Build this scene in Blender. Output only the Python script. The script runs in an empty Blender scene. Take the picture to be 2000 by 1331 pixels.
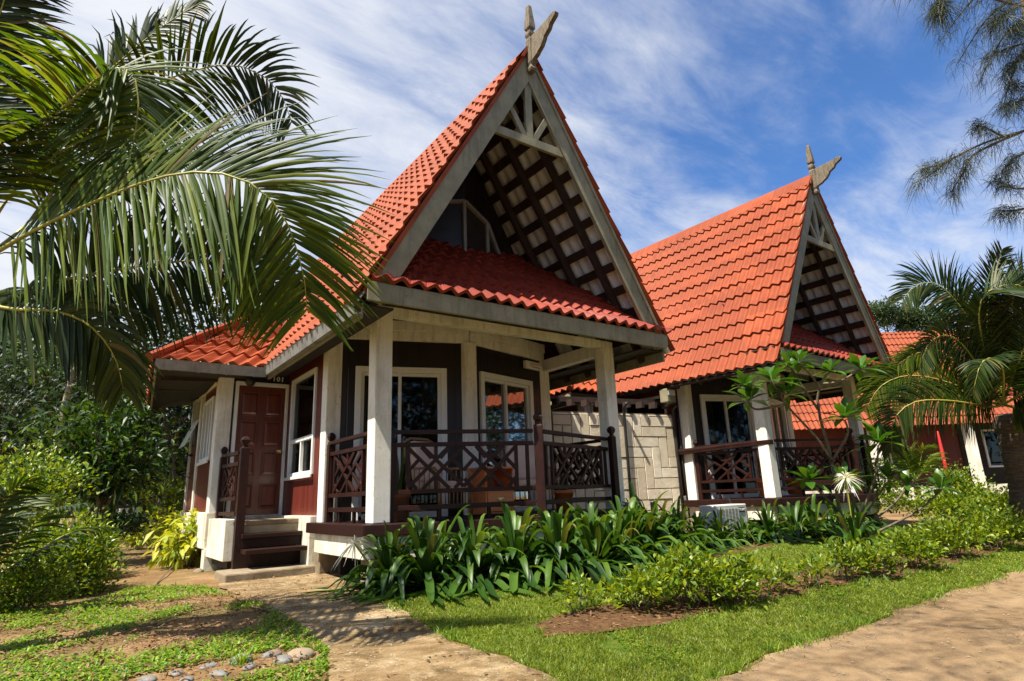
import bpy, math, random
import numpy as np
from mathutils import Matrix, Vector
from mathutils.geometry import delaunay_2d_cdt
random.seed(7); RNG = np.random.default_rng(7)
R_ = math.radians
SC = bpy.context.scene
# ------------------------------------------------------------------ camera
F_PX, PW, PH = 1170.0, 2000, 1331
CAM = np.array([0.0, 0.0, 1.1])
def cam_axes(yaw, pitch, roll):
    cy, sy = math.cos(yaw), math.sin(yaw)
    f = np.array([sy*math.cos(pitch), cy*math.cos(pitch), math.sin(pitch)])
    r0 = np.array([cy, -sy, 0.0]); u0 = np.cross(r0, f)
    r = math.cos(roll)*r0 + math.sin(roll)*u0
    u = -math.sin(roll)*r0 + math.cos(roll)*u0
    return r, u, f
CR, CU, CF = cam_axes(R_(36.0), R_(14.5), R_(-2.17))
cd = bpy.data.cameras.new('camera'); cam = bpy.data.objects.new('camera', cd)
SC.collection.objects.link(cam)
cam.matrix_world = Matrix(((CR[0], CU[0], -CF[0], CAM[0]), (CR[1], CU[1], -CF[1], CAM[1]), (CR[2], CU[2], -CF[2], CAM[2]), (0, 0, 0, 1)))
cd.sensor_width = 36.0; cd.lens = F_PX/PW*36.0; cd.clip_start = 0.05; cd.clip_end = 3000
SC.camera = cam
# ------------------------------------------------------------------ sun, sky, exposure
SUN_DIR = Vector((-0.47, -0.095, 0.88)).normalized()      # towards the sun
sl = bpy.data.lights.new('sun', 'SUN'); sl.energy = 5.0; sl.angle = R_(0.5); sl.color = (1.0, 0.93, 0.80)
so = bpy.data.objects.new('sun', sl); SC.collection.objects.link(so)
so.rotation_euler = SUN_DIR.to_track_quat('Z', 'Y').to_euler(); so.location = (0, 0, 30)
W = bpy.data.worlds.new('World'); SC.world = W; W.use_nodes = True
SC.view_settings.view_transform = 'Standard'; SC.view_settings.look = 'None'
SC.view_settings.exposure = 1.1; SC.view_settings.gamma = 1.0
def build_world():
    nt = W.node_tree; nt.nodes.clear(); N = nt.nodes.new; L = nt.links.new
    out = N('ShaderNodeOutputWorld'); bg = N('ShaderNodeBackground'); bg.inputs[1].default_value = 0.05
    sky = N('ShaderNodeTexSky'); sky.sky_type = 'NISHITA'; sky.sun_disc = False
    sky.sun_elevation = math.asin(SUN_DIR.z); sky.sun_rotation = math.atan2(SUN_DIR.x, SUN_DIR.y)
    sky.air_density = 1.0; sky.dust_density = 0.4; sky.ozone_density = 1.2
    tc = N('ShaderNodeTexCoord'); sep = N('ShaderNodeSeparateXYZ'); L(tc.outputs['Generated'], sep.inputs[0])
    def math_(op, a, b=None, clamp=False):
        n = N('ShaderNodeMath'); n.operation = op; n.use_clamp = clamp
        for i, v in enumerate((a, b)):
            if v is None: continue
            if isinstance(v, (int, float)): n.inputs[i].default_value = v
            else: L(v, n.inputs[i])
        return n.outputs[0]
    den = math_('ADD', math_('MAXIMUM', sep.outputs[2], 0.0), 0.16)
    px = math_('DIVIDE', sep.outputs[0], den); py = math_('DIVIDE', sep.outputs[1], den)
    cmb = N('ShaderNodeCombineXYZ'); L(px, cmb.inputs[0]); L(py, cmb.inputs[1])
    def noise(scale, rot, sc, detail, rough, dist, loc=(0, 0, 0)):
        mp = N('ShaderNodeMapping'); mp.inputs['Rotation'].default_value = (0, 0, R_(rot)); mp.inputs['Scale'].default_value = sc
        mp.inputs['Location'].default_value = loc
        L(cmb.outputs[0], mp.inputs[0]); n = N('ShaderNodeTexNoise'); L(mp.outputs[0], n.inputs['Vector'])
        n.inputs['Scale'].default_value = scale; n.inputs['Detail'].default_value = detail
        n.inputs['Roughness'].default_value = rough; n.inputs['Distortion'].default_value = dist
        return n.outputs[0]
    n1 = noise(1.0, 38, (0.8, 1.35, 1), 10, 0.58, 0.35, (0.8, 0.3, 0))
    n2 = noise(3.4, 42, (0.7, 1.8, 1), 9, 0.66, 0.5, (2.2, 1.1, 0))
    v = math_('ADD', math_('MULTIPLY', n1, 0.72), math_('MULTIPLY', n2, 0.28))
    bias = math_('MULTIPLY', math_('SUBTRACT', math_('MULTIPLY', sep.outputs[1], 0.9), math_('MULTIPLY', sep.outputs[0], 0.6)), 0.085)
    v = math_('ADD', v, bias)
    mr = N('ShaderNodeMapRange'); mr.interpolation_type = 'SMOOTHSTEP'; L(v, mr.inputs[0])
    mr.inputs[1].default_value = 0.355; mr.inputs[2].default_value = 0.65; mr.inputs[3].default_value = 0.0; mr.inputs[4].default_value = 1.0
    tint = N('ShaderNodeMix'); tint.data_type = 'RGBA'; tint.blend_type = 'MULTIPLY'; tint.inputs[0].default_value = 1.0
    L(sky.outputs[0], tint.inputs[6]); tint.inputs[7].default_value = (0.82, 1.26, 1.80, 1)
    mx = N('ShaderNodeMix'); mx.data_type = 'RGBA'; L(mr.outputs[0], mx.inputs[0]); L(tint.outputs[2], mx.inputs[6])
    mx.inputs[7].default_value = (8.2, 8.5, 9.1, 1)
    L(mx.outputs[2], bg.inputs[0]); L(bg.outputs[0], out.inputs[0])
build_world()
SC.cycles.max_bounces = 6; SC.cycles.diffuse_bounces = 2; SC.cycles.transparent_max_bounces = 4
# ------------------------------------------------------------------ pixel <-> world helpers (photograph pixels)
def ray(px, py):
    d = (px-1000)*CR - (py-665.5)*CU + F_PX*CF
    return d/np.linalg.norm(d)
def at_depth(px, py, depth):                               # point at a distance along the camera axis
    d = ray(px, py); return CAM + d*depth/(d@CF)
def on_y(px, py, y): d = ray(px, py); return CAM + d*(y-CAM[1])/d[1]
def on_x(px, py, x): d = ray(px, py); return CAM + d*(x-CAM[0])/d[0]
def on_z(px, py, z): d = ray(px, py); return CAM + d*(z-CAM[2])/d[2]
def sstep(a, b, x):
    t = np.clip((np.asarray(x, float)-a)/(b-a), 0, 1); return t*t*(3-2*t)
def gz(x, y):                                              # height of the ground
    x = np.asarray(x, float); y = np.asarray(y, float)
    h = 0.20*sstep(1.8, 5.4, y) + 0.02*np.sin(x*1.7+y*0.9)*np.sin(y*1.3-x*0.6) + 0.012*np.sin(x*3.1+1)*np.sin(y*2.7)
    return h
def gpix(px, py):
    d = ray(px, py); z = 0.1
    for _ in range(25):
        p = CAM + d*(z-CAM[2])/d[2]; z = float(gz(p[0], p[1]))
    return p
# ------------------------------------------------------------------ materials
def new_mat(name):
    m = bpy.data.materials.new(name); m.use_nodes = True
    nt = m.node_tree; b = nt.nodes['Principled BSDF']; return m, nt, b
def ramp(nt, fac, stops):
    r = nt.nodes.new('ShaderNodeValToRGB'); e = r.color_ramp.elements
    while len(e) < len(stops): e.new(0.5)
    for i, (p, c) in enumerate(stops): e[i].position = p; e[i].color = (*c, 1)
    nt.links.new(fac, r.inputs[0]); return r.outputs[0]
def noise_fac(nt, scale, detail=5, rough=0.6, sc=(1, 1, 1), coord='Object', dist=0.0):
    tc = nt.nodes.new('ShaderNodeTexCoord'); mp = nt.nodes.new('ShaderNodeMapping'); mp.inputs['Scale'].default_value = sc
    n = nt.nodes.new('ShaderNodeTexNoise'); n.inputs['Scale'].default_value = scale; n.inputs['Detail'].default_value = detail
    n.inputs['Roughness'].default_value = rough; n.inputs['Distortion'].default_value = dist
    nt.links.new(tc.outputs[coord], mp.inputs[0]); nt.links.new(mp.outputs[0], n.inputs['Vector']); return n.outputs[0]
def mixc(nt, fac, a, b, mode='MIX'):
    m = nt.nodes.new('ShaderNodeMix'); m.data_type = 'RGBA'; m.blend_type = mode
    for i, v in ((0, fac), (6, a), (7, b)):
        if isinstance(v, (int, float)): m.inputs[i].default_value = v
        elif isinstance(v, tuple): m.inputs[i].default_value = (*v, 1)
        else: nt.links.new(v, m.inputs[i])
    return m.outputs[2]
def bump(nt, b, h, strength=0.3, dist=0.02):
    n = nt.nodes.new('ShaderNodeBump'); n.inputs['Strength'].default_value = strength; n.inputs['Distance'].default_value = dist
    nt.links.new(h, n.inputs['Height']); nt.links.new(n.outputs[0], b.inputs['Normal'])
def M(name, c1, c2, scale=6, rough=0.7, bmp=0.0, sc=(1, 1, 1), lo=0.35, hi=0.65, spec=0.5, coat=0.0, c3=None, scale3=1.3, amt3=0.6, metal=0.0, bscale=None, streak=None, cell=False):
    m, nt, b = new_mat(name)
    f = noise_fac(nt, scale, 6, 0.62, sc)
    col = ramp(nt, f, [(lo, c1), (hi, c2)])
    if c3 is not None:                                      # stains of their own shape
        f3 = noise_fac(nt, scale3, 7, 0.68, (1, 1, 0.45), dist=0.4)
        k = ramp(nt, f3, [(0.52, (0, 0, 0)), (0.72, (amt3,)*3)])
        col = mixc(nt, k, col, c3)
    if streak is not None:                                  # rain streaks and scuffs
        k = ramp(nt, noise_fac(nt, 1.0, 7, 0.7, (11, 11, 0.9)), [(0.50, (0, 0, 0)), (0.72, (0.75,)*3)]); col = mixc(nt, k, col, streak)
        k = ramp(nt, noise_fac(nt, 17, 6, 0.75), [(0.58, (0, 0, 0)), (0.66, (0.7,)*3)]); col = mixc(nt, k, col, streak)
    if cell:                                                # each pressed sheet has faded a little differently
        tc = nt.nodes.new('ShaderNodeTexCoord'); mp = nt.nodes.new('ShaderNodeMapping'); mp.inputs['Scale'].default_value = (0.9, 0.9, 2.99); mp.inputs['Location'].default_value = (0.3, 0.2, -0.15); nt.links.new(tc.outputs['Object'], mp.inputs[0])
        fl = nt.nodes.new('ShaderNodeVectorMath'); fl.operation = 'FLOOR'; nt.links.new(mp.outputs[0], fl.inputs[0]); wn = nt.nodes.new('ShaderNodeTexWhiteNoise'); nt.links.new(fl.outputs[0], wn.inputs[0])
        col = mixc(nt, ramp(nt, wn.outputs[0], [(0.0, (0.0,)*3), (1.0, (0.5,)*3)]), col, tuple(0.60*x for x in c1))
        k = ramp(nt, noise_fac(nt, 1.0, 8, 0.72, (5, 5, 0.8)), [(0.55, (0, 0, 0)), (0.75, (0.5,)*3)]); col = mixc(nt, k, col, tuple(0.35*x+0.01 for x in c1))
    nt.links.new(col, b.inputs['Base Color'])
    b.inputs['Roughness'].default_value = rough; b.inputs['Specular IOR Level'].default_value = spec
    b.inputs['Coat Weight'].default_value = coat; b.inputs['Coat Roughness'].default_value = 0.15; b.inputs['Metallic'].default_value = metal
    if bmp: bump(nt, b, noise_fac(nt, bscale or scale*4, 5, 0.6, sc), bmp, 0.015)
    return m
def leaf_mat(name, stops, rough=0.38, trans=0.3, spec=0.5, spots=None):
    m, nt, b = new_mat(name)
    g = nt.nodes.new('ShaderNodeNewGeometry')
    col = ramp(nt, g.outputs['Random Per Island'], stops)
    f = noise_fac(nt, 9.0, 3, 0.6)
    col = mixc(nt, ramp(nt, f, [(0.3, (0, 0, 0)), (0.75, (0.35,)*3)]), col, tuple(0.55*x for x in stops[0][1]))
    if spots: col = mixc(nt, ramp(nt, noise_fac(nt, 26, 4, 0.7), [(0.62, (0, 0, 0)), (0.72, (0.7,)*3)]), col, spots)
    nt.links.new(col, b.inputs['Base Color']); b.inputs['Roughness'].default_value = rough
    b.inputs['Specular IOR Level'].default_value = spec
    t = nt.nodes.new('ShaderNodeBsdfTranslucent')
    tcol = mixc(nt, 1.0, col, (1.6, 1.5, 0.5), 'MULTIPLY'); nt.links.new(tcol, t.inputs[0])
    mx = nt.nodes.new('ShaderNodeMixShader'); mx.inputs[0].default_value = trans
    nt.links.new(b.outputs[0], mx.inputs[1]); nt.links.new(t.outputs[0], mx.inputs[2])
    nt.links.new(mx.outputs[0], nt.nodes['Material Output'].inputs[0]); return m
def plank_mat(name, c1, c2, freq=11.0, rough=0.42):
    m, nt, b = new_mat(name)
    tc = nt.nodes.new('ShaderNodeTexCoord'); s = nt.nodes.new('ShaderNodeSeparateXYZ'); nt.links.new(tc.outputs['Object'], s.inputs[0])
    def mt(op, a, bb=None):
        n = nt.nodes.new('ShaderNodeMath'); n.operation = op
        for i, v in enumerate((a, bb)):
            if v is None: continue
            if isinstance(v, (int, float)): n.inputs[i].default_value = v
            else: nt.links.new(v, n.inputs[i])
        return n.outputs[0]
    u = mt('MULTIPLY', mt('ADD', s.outputs[0], s.outputs[1]), freq)
    fr = mt('FRACT', u); d = mt('ABSOLUTE', mt('SUBTRACT', fr, 0.5))
    groove = ramp(nt, d, [(0.40, (1, 1, 1)), (0.47, (0, 0, 0))])
    wn = nt.nodes.new('ShaderNodeTexWhiteNoise'); wn.noise_dimensions = '1D'; nt.links.new(mt('FLOOR', u), wn.inputs['W'])
    col = ramp(nt, wn.outputs[0], [(0.0, c1), (1.0, c2)])
    col = mixc(nt, ramp(nt, noise_fac(nt, 5, 6, 0.65, (6, 6, 0.5)), [(0.35, (0, 0, 0)), (0.75, (0.6,)*3)]), col, tuple(x*0.45 for x in c1))
    nt.links.new(col, b.inputs['Base Color']); b.inputs['Roughness'].default_value = rough
    bump(nt, b, groove, 0.9, 0.006); return m
MT = {}
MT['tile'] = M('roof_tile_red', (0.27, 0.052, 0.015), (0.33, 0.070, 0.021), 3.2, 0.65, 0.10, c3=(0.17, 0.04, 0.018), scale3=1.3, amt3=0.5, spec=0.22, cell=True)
MT['tile_shaded'] = M('shaded_tile_red', (0.20, 0.025, 0.012), (0.27, 0.036, 0.017), 3.2, 0.5, 0.06, spec=0.3, cell=True, c3=(0.30, 0.04, 0.022), scale3=1.6, amt3=0.6)  # darker copy of the roof tile, the porch slope's shade put into its colour
MT['tile_under'] = M('tile_underside_grey', (0.68, 0.71, 0.73), (0.78, 0.81, 0.83), 3, 0.8)
MT['batten'] = M('old_batten_wood', (0.022, 0.012, 0.009), (0.045, 0.022, 0.015), 8, 0.8)
MT['barge'] = M('weathered_grey_paint', (0.20, 0.18, 0.105), (0.28, 0.255, 0.155), 4, 0.7, 0.12, (1, 1, 1), c3=(0.12, 0.115, 0.08), scale3=2.2, amt3=0.6, streak=(0.11, 0.10, 0.065))
MT['white'] = M('off_white_masonry_paint', (0.78, 0.75, 0.65), (0.87, 0.84, 0.75), 3, 0.75, 0.12, c3=(0.42, 0.38, 0.27), scale3=1.5, amt3=0.8, streak=(0.45, 0.40, 0.28))
MT['plinth'] = M('stained_white_plinth', (0.66, 0.62, 0.50), (0.80, 0.77, 0.66), 3, 0.8, 0.2, c3=(0.34, 0.27, 0.16), scale3=1.8, amt3=0.8, streak=(0.30, 0.23, 0.13))
MT['frame'] = M('white_window_frame', (0.74, 0.74, 0.70), (0.82, 0.82, 0.78), 5, 0.4)
MT['dark_wood'] = M('dark_stained_wood', (0.014, 0.0045, 0.0035), (0.030, 0.009, 0.006), 7, 0.5, 0.1, (6, 6, 0.6), spec=0.25)
MT['rail_wood'] = M('red_brown_rail_wood', (0.014, 0.004, 0.003), (0.032, 0.008, 0.005), 7, 0.45, 0.1, spec=0.3)
MT['door'] = M('mahogany_door', (0.10, 0.021, 0.010), (0.17, 0.036, 0.017), 4, 0.3, 0.06, (5, 5, 0.5), coat=0.5)
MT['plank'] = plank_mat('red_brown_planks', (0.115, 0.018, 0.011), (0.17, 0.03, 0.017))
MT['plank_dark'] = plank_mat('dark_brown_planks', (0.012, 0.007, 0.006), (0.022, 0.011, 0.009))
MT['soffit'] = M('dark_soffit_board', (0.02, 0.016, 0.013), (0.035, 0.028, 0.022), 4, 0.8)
MT['gutter'] = M('grey_gutter_paint', (0.20, 0.20, 0.18), (0.28, 0.28, 0.25), 5, 0.5, 0.05, c3=(0.12, 0.11, 0.09), streak=(0.10, 0.09, 0.07))
MT['stone'] = M('sandstone_block', (0.70, 0.61, 0.45), (0.85, 0.77, 0.61), 3.5, 0.85, 0.35, c3=(0.28, 0.22, 0.13), scale3=2.0, amt3=0.6)
def block_tone(m):                                          # every block of its own tone
    nt = m.node_tree; b = nt.nodes['Principled BSDF']; src = b.inputs['Base Color'].links[0].from_socket; g = nt.nodes.new('ShaderNodeNewGeometry')
    nt.links.new(mixc(nt, ramp(nt, g.outputs['Random Per Island'], [(0.0, (0.0,)*3), (1.0, (0.55,)*3)]), src, (0.44, 0.34, 0.21)), b.inputs['Base Color'])
block_tone(MT['stone'])
MT['mortar'] = M('dark_mortar', (0.16, 0.135, 0.095), (0.24, 0.20, 0.145), 8, 0.9)
MT['step_stone'] = M('patterned_step_stone', (0.30, 0.24, 0.15), (0.46, 0.38, 0.25), 5, 0.7, 0.2, c3=(0.17, 0.12, 0.07), scale3=6, amt3=0.9)
MT['concrete'] = M('worn_concrete', (0.17, 0.125, 0.075), (0.29, 0.23, 0.15), 5, 0.9, 0.4, c3=(0.14, 0.10, 0.06), scale3=3, amt3=0.7)
MT['old_wood'] = M('weathered_bare_timber', (0.085, 0.06, 0.038), (0.21, 0.17, 0.11), 9, 0.85, 0.6, (4, 4, 0.7), c3=(0.06, 0.045, 0.03), scale3=5, amt3=0.9)
MT['cushion'] = M('beige_pink_cushion', (0.78, 0.54, 0.40), (0.84, 0.60, 0.46), 9, 0.85, 0.2)
MT['rattan'] = M('rattan_cane', (0.28, 0.14, 0.055), (0.42, 0.24, 0.10), 18, 0.45, 0.2)
MT['orange_wood'] = M('orange_varnished_wood', (0.72, 0.18, 0.04), (0.82, 0.25, 0.065), 3, 0.3, 0.05, (1, 1, 6), coat=0.4)
MT['terracotta'] = M('terracotta_clay', (0.22, 0.10, 0.05), (0.32, 0.15, 0.075), 6, 0.8, 0.15)
MT['brass'] = M('brass_metal', (0.75, 0.55, 0.22), (0.8, 0.6, 0.28), 8, 0.3, metal=1.0)
MT['steel'] = M('brushed_steel', (0.5, 0.48, 0.42), (0.6, 0.58, 0.5), 8, 0.3, metal=1.0)
MT['ac'] = M('ac_cream_paint', (0.60, 0.60, 0.53), (0.66, 0.66, 0.6), 5, 0.5, c3=(0.35, 0.33, 0.26))
MT['ac_dark'] = M('ac_grille_grey', (0.16, 0.16, 0.15), (0.22, 0.22, 0.2), 5, 0.6)
MT['ink'] = M('dark_ink', (0.02, 0.022, 0.03), (0.03, 0.032, 0.04), 5, 0.5)
MT['letter'] = M('white_lettering', (0.7, 0.7, 0.68), (0.75, 0.75, 0.72), 5, 0.5)
MT['pipe'] = M('black_pipe', (0.015, 0.014, 0.013), (0.03, 0.027, 0.024), 6, 0.45)
MT['red'] = M('red_fabric', (0.5, 0.02, 0.02), (0.6, 0.03, 0.025), 6, 0.6)
MT['bark'] = M('brown_bark', (0.08, 0.06, 0.04), (0.19, 0.15, 0.10), 9, 0.9, 0.6, (1, 1, 0.5))
MT['pale_bark'] = M('grey_mottled_bark', (0.17, 0.14, 0.10), (0.34, 0.29, 0.22), 9, 0.85, 0.4)
MT['palm_bark'] = M('palm_trunk_fibre', (0.05, 0.036, 0.022), (0.13, 0.095, 0.06), 9, 0.95, 0.9, (1, 1, 5))
MT['pebble'] = M('grey_river_stone', (0.13, 0.13, 0.12), (0.22, 0.21, 0.195), 3.5, 0.6, 0.12)
MT['pebble_tan'] = M('tan_river_stone', (0.22, 0.165, 0.105), (0.31, 0.24, 0.165), 3.5, 0.75, 0.15)
def glass_mat():
    m, nt, b = new_mat('tinted_window_glass'); N = nt.nodes.new; L = nt.links.new
    t = N('ShaderNodeBsdfTransparent'); t.inputs[0].default_value = (0.42, 0.43, 0.42, 1); g = N('ShaderNodeBsdfGlossy'); g.inputs['Roughness'].default_value = 0.03; g.inputs[0].default_value = (0.8, 0.82, 0.85, 1)
    lw = N('ShaderNodeLayerWeight'); lw.inputs[0].default_value = 0.25; mr = N('ShaderNodeMapRange'); L(lw.outputs['Fresnel'], mr.inputs[0]); mr.inputs[3].default_value = 0.03; mr.inputs[4].default_value = 0.40
    bp = N('ShaderNodeBump'); bp.inputs['Strength'].default_value = 0.05; bp.inputs['Distance'].default_value = 0.02; L(noise_fac(nt, 1.6, 2, 0.5), bp.inputs['Height']); L(bp.outputs[0], g.inputs['Normal'])
    mx = N('ShaderNodeMixShader'); L(mr.outputs[0], mx.inputs[0]); L(t.outputs[0], mx.inputs[1]); L(g.outputs[0], mx.inputs[2]); L(mx.outputs[0], nt.nodes['Material Output'].inputs[0]); return m
MT['curtain'] = M('dull_curtain_cloth', (0.40, 0.36, 0.30), (0.52, 0.47, 0.40), 5, 0.9)
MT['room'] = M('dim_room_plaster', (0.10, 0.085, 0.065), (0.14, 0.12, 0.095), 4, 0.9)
MT['glass'] = glass_mat()
G_ = lambda *s: [(i/(len(s)-1), c) for i, c in enumerate(s)]
MT['lily'] = leaf_mat('lily_leaf', [(0.0, (0.020, 0.060, 0.008)), (0.5, (0.042, 0.105, 0.011)), (0.93, (0.10, 0.18, 0.018)), (0.97, (0.19, 0.21, 0.04)), (1.0, (0.20, 0.14, 0.05))], 0.44, 0.30, 0.40)
MT['duranta'] = leaf_mat('golden_hedge_leaf', G_((0.05, 0.105, 0.007), (0.15, 0.235, 0.012), (0.37, 0.41, 0.022)), 0.42, 0.4)
MT['green_bush'] = leaf_mat('green_bush_leaf', G_((0.032, 0.085, 0.008), (0.12, 0.21, 0.012), (0.38, 0.43, 0.024)), 0.40, 0.35)
MT['yellow'] = leaf_mat('yellow_shrub_leaf', G_((0.20, 0.30, 0.016), (0.40, 0.42, 0.022), (0.55, 0.52, 0.045)), 0.5, 0.4)
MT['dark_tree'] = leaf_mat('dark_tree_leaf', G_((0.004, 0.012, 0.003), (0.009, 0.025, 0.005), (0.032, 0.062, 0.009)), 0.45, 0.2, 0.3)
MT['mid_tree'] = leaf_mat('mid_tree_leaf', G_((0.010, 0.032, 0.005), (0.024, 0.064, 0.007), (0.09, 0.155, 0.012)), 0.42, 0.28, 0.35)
MT['plumeria'] = leaf_mat('plumeria_leaf', G_((0.022, 0.075, 0.008), (0.045, 0.13, 0.011), (0.11, 0.21, 0.02)), 0.35, 0.3)
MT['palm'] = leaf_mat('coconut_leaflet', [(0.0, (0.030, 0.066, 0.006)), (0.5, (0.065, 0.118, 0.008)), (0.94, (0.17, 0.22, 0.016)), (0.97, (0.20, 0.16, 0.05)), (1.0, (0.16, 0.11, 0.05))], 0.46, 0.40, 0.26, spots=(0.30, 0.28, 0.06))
MT['palm_dark'] = leaf_mat('shaded_coconut_leaflet', [(0.0, (0.010, 0.025, 0.004)), (0.5, (0.022, 0.046, 0.005)), (0.94, (0.06, 0.088, 0.009)), (0.97, (0.14, 0.11, 0.04)), (1.0, (0.10, 0.07, 0.03))], 0.48, 0.16, 0.28)  # darker twin of the coconut leaflet, with backlit shade mixed into the green
MT['palm_dry'] = leaf_mat('dry_palm_leaflet', G_((0.07, 0.045, 0.02), (0.13, 0.085, 0.04), (0.2, 0.14, 0.06)), 0.7, 0.15)
MT['rachis'] = M('yellow_green_frond_rib', (0.24, 0.24, 0.03), (0.36, 0.34, 0.06), 9, 0.45)
MT['far_tree'] = leaf_mat('hazy_far_tree_leaf', G_((0.03, 0.055, 0.026), (0.05, 0.085, 0.036), (0.085, 0.13, 0.05)), 0.7, 0.2, 0.2)  # lighter, bluer leaf green that carries the haze of distance
MT['needle'] = leaf_mat('casuarina_needle', G_((0.020, 0.032, 0.014), (0.04, 0.058, 0.02), (0.09, 0.10, 0.035)), 0.6, 0.15)
MT['snake'] = leaf_mat('snake_plant_leaf', G_((0.04, 0.09, 0.02), (0.10, 0.16, 0.04), (0.2, 0.25, 0.09)), 0.4, 0.1)
MT['petal'] = leaf_mat('white_petal', G_((0.72, 0.72, 0.7), (0.8, 0.8, 0.77), (0.85, 0.85, 0.82)), 0.5, 0.3)
MT['grass'] = leaf_mat('lawn_blade', G_((0.10, 0.165, 0.010), (0.18, 0.265, 0.014), (0.36, 0.37, 0.045)), 0.5, 0.4)
MT['weed'] = leaf_mat('creeping_weed_leaf', G_((0.07, 0.18, 0.010), (0.16, 0.31, 0.014), (0.36, 0.45, 0.034)), 0.5, 0.4)
MT['straw'] = leaf_mat('dead_leaf_litter', G_((0.12, 0.05, 0.018), (0.20, 0.10, 0.036), (0.30, 0.19, 0.08)), 0.8, 0.1)
def ground_mat():
    m, nt, b = new_mat('sandy_soil')
    f = noise_fac(nt, 1.6, 8, 0.65); col = ramp(nt, f, [(0.30, (0.13, 0.075, 0.032)), (0.50, (0.24, 0.145, 0.065)), (0.72, (0.36, 0.24, 0.125))])
    f2 = noise_fac(nt, 0.9, 6, 0.6); col = mixc(nt, ramp(nt, f2, [(0.45, (0, 0, 0)), (0.6, (0.6,)*3)]), col, (0.07, 0.085, 0.022))
    f3 = noise_fac(nt, 60, 4, 0.7); col = mixc(nt, ramp(nt, f3, [(0.35, (0.5,)*3), (0.55, (0, 0, 0))]), col, (0.09, 0.05, 0.025))
    nt.links.new(col, b.inputs['Base Color']); b.inputs['Roughness'].default_value = 0.95; b.inputs['Specular IOR Level'].default_value = 0.15
    bump(nt, b, noise_fac(nt, 22, 8, 0.7), 0.8, 0.03); return m
MT['ground'] = ground_mat()
def lawn_mat():
    m, nt, b = new_mat('lawn_soil')
    col = ramp(nt, noise_fac(nt, 14, 6, 0.7), [(0.3, (0.04, 0.07, 0.009)), (0.55, (0.085, 0.13, 0.013)), (0.75, (0.18, 0.16, 0.045))])
    nt.links.new(col, b.inputs['Base Color']); b.inputs['Roughness'].default_value = 0.95; b.inputs['Specular IOR Level'].default_value = 0.1
    bump(nt, b, noise_fac(nt, 40, 5, 0.7), 0.8, 0.03); return m
MT['lawn'] = lawn_mat()
def path_mat():
    m, nt, b = new_mat('worn_sandy_path')
    f = noise_fac(nt, 1.5, 9, 0.68, (0.7, 1.6, 1), dist=0.5)
    col = ramp(nt, f, [(0.32, (0.09, 0.05, 0.017)), (0.45, (0.20, 0.13, 0.06)), (0.56, (0.31, 0.22, 0.115)), (0.68, (0.52, 0.43, 0.30))])
    col = mixc(nt, ramp(nt, noise_fac(nt, 2.4, 9, 0.72, dist=0.6), [(0.47, (0, 0, 0)), (0.60, (0.8,)*3)]), col, (0.085, 0.055, 0.018))
    col = mixc(nt, ramp(nt, noise_fac(nt, 7, 7, 0.7), [(0.55, (0, 0, 0)), (0.68, (0.6,)*3)]), col, (0.42, 0.34, 0.21))
    col = mixc(nt, ramp(nt, noise_fac(nt, 90, 3, 0.7), [(0.36, (0.5,)*3), (0.5, (0, 0, 0))]), col, (0.12, 0.07, 0.03))
    nt.links.new(col, b.inputs['Base Color']); b.inputs['Roughness'].default_value = 0.9; b.inputs['Specular IOR Level'].default_value = 0.2
    bump(nt, b, noise_fac(nt, 12, 9, 0.7), 0.7, 0.03); return m
MT['path'] = path_mat()
def road_mat():
    m, nt, b = new_mat('sandy_road')
    f = noise_fac(nt, 0.8, 8, 0.62, (0.5, 1.5, 1))
    col = ramp(nt, f, [(0.33, (0.18, 0.115, 0.058)), (0.55, (0.27, 0.185, 0.102)), (0.75, (0.36, 0.265, 0.16))])
    col = mixc(nt, ramp(nt, noise_fac(nt, 120, 3, 0.75), [(0.36, (0.55,)*3), (0.48, (0, 0, 0))]), col, (0.16, 0.085, 0.04))
    col = mixc(nt, ramp(nt, noise_fac(nt, 5, 8, 0.7), [(0.56, (0, 0, 0)), (0.70, (0.5,)*3)]), col, (0.24, 0.11, 0.045))
    nt.links.new(col, b.inputs['Base Color']); b.inputs['Roughness'].default_value = 0.95; b.inputs['Specular IOR Level'].default_value = 0.15
    bump(nt, b, noise_fac(nt, 45, 6, 0.7), 0.6, 0.015); return m
MT['road'] = road_mat()
MT['mulch'] = M('brown_bed_soil', (0.055, 0.028, 0.013), (0.15, 0.080, 0.036), 26, 0.95, 1.0, lo=0.3, hi=0.7, spec=0.15, bscale=45)
MT['hill'] = M('forest_hill_green', (0.025, 0.045, 0.02), (0.05, 0.08, 0.03), 0.25, 0.9, spec=0.1)
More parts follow.
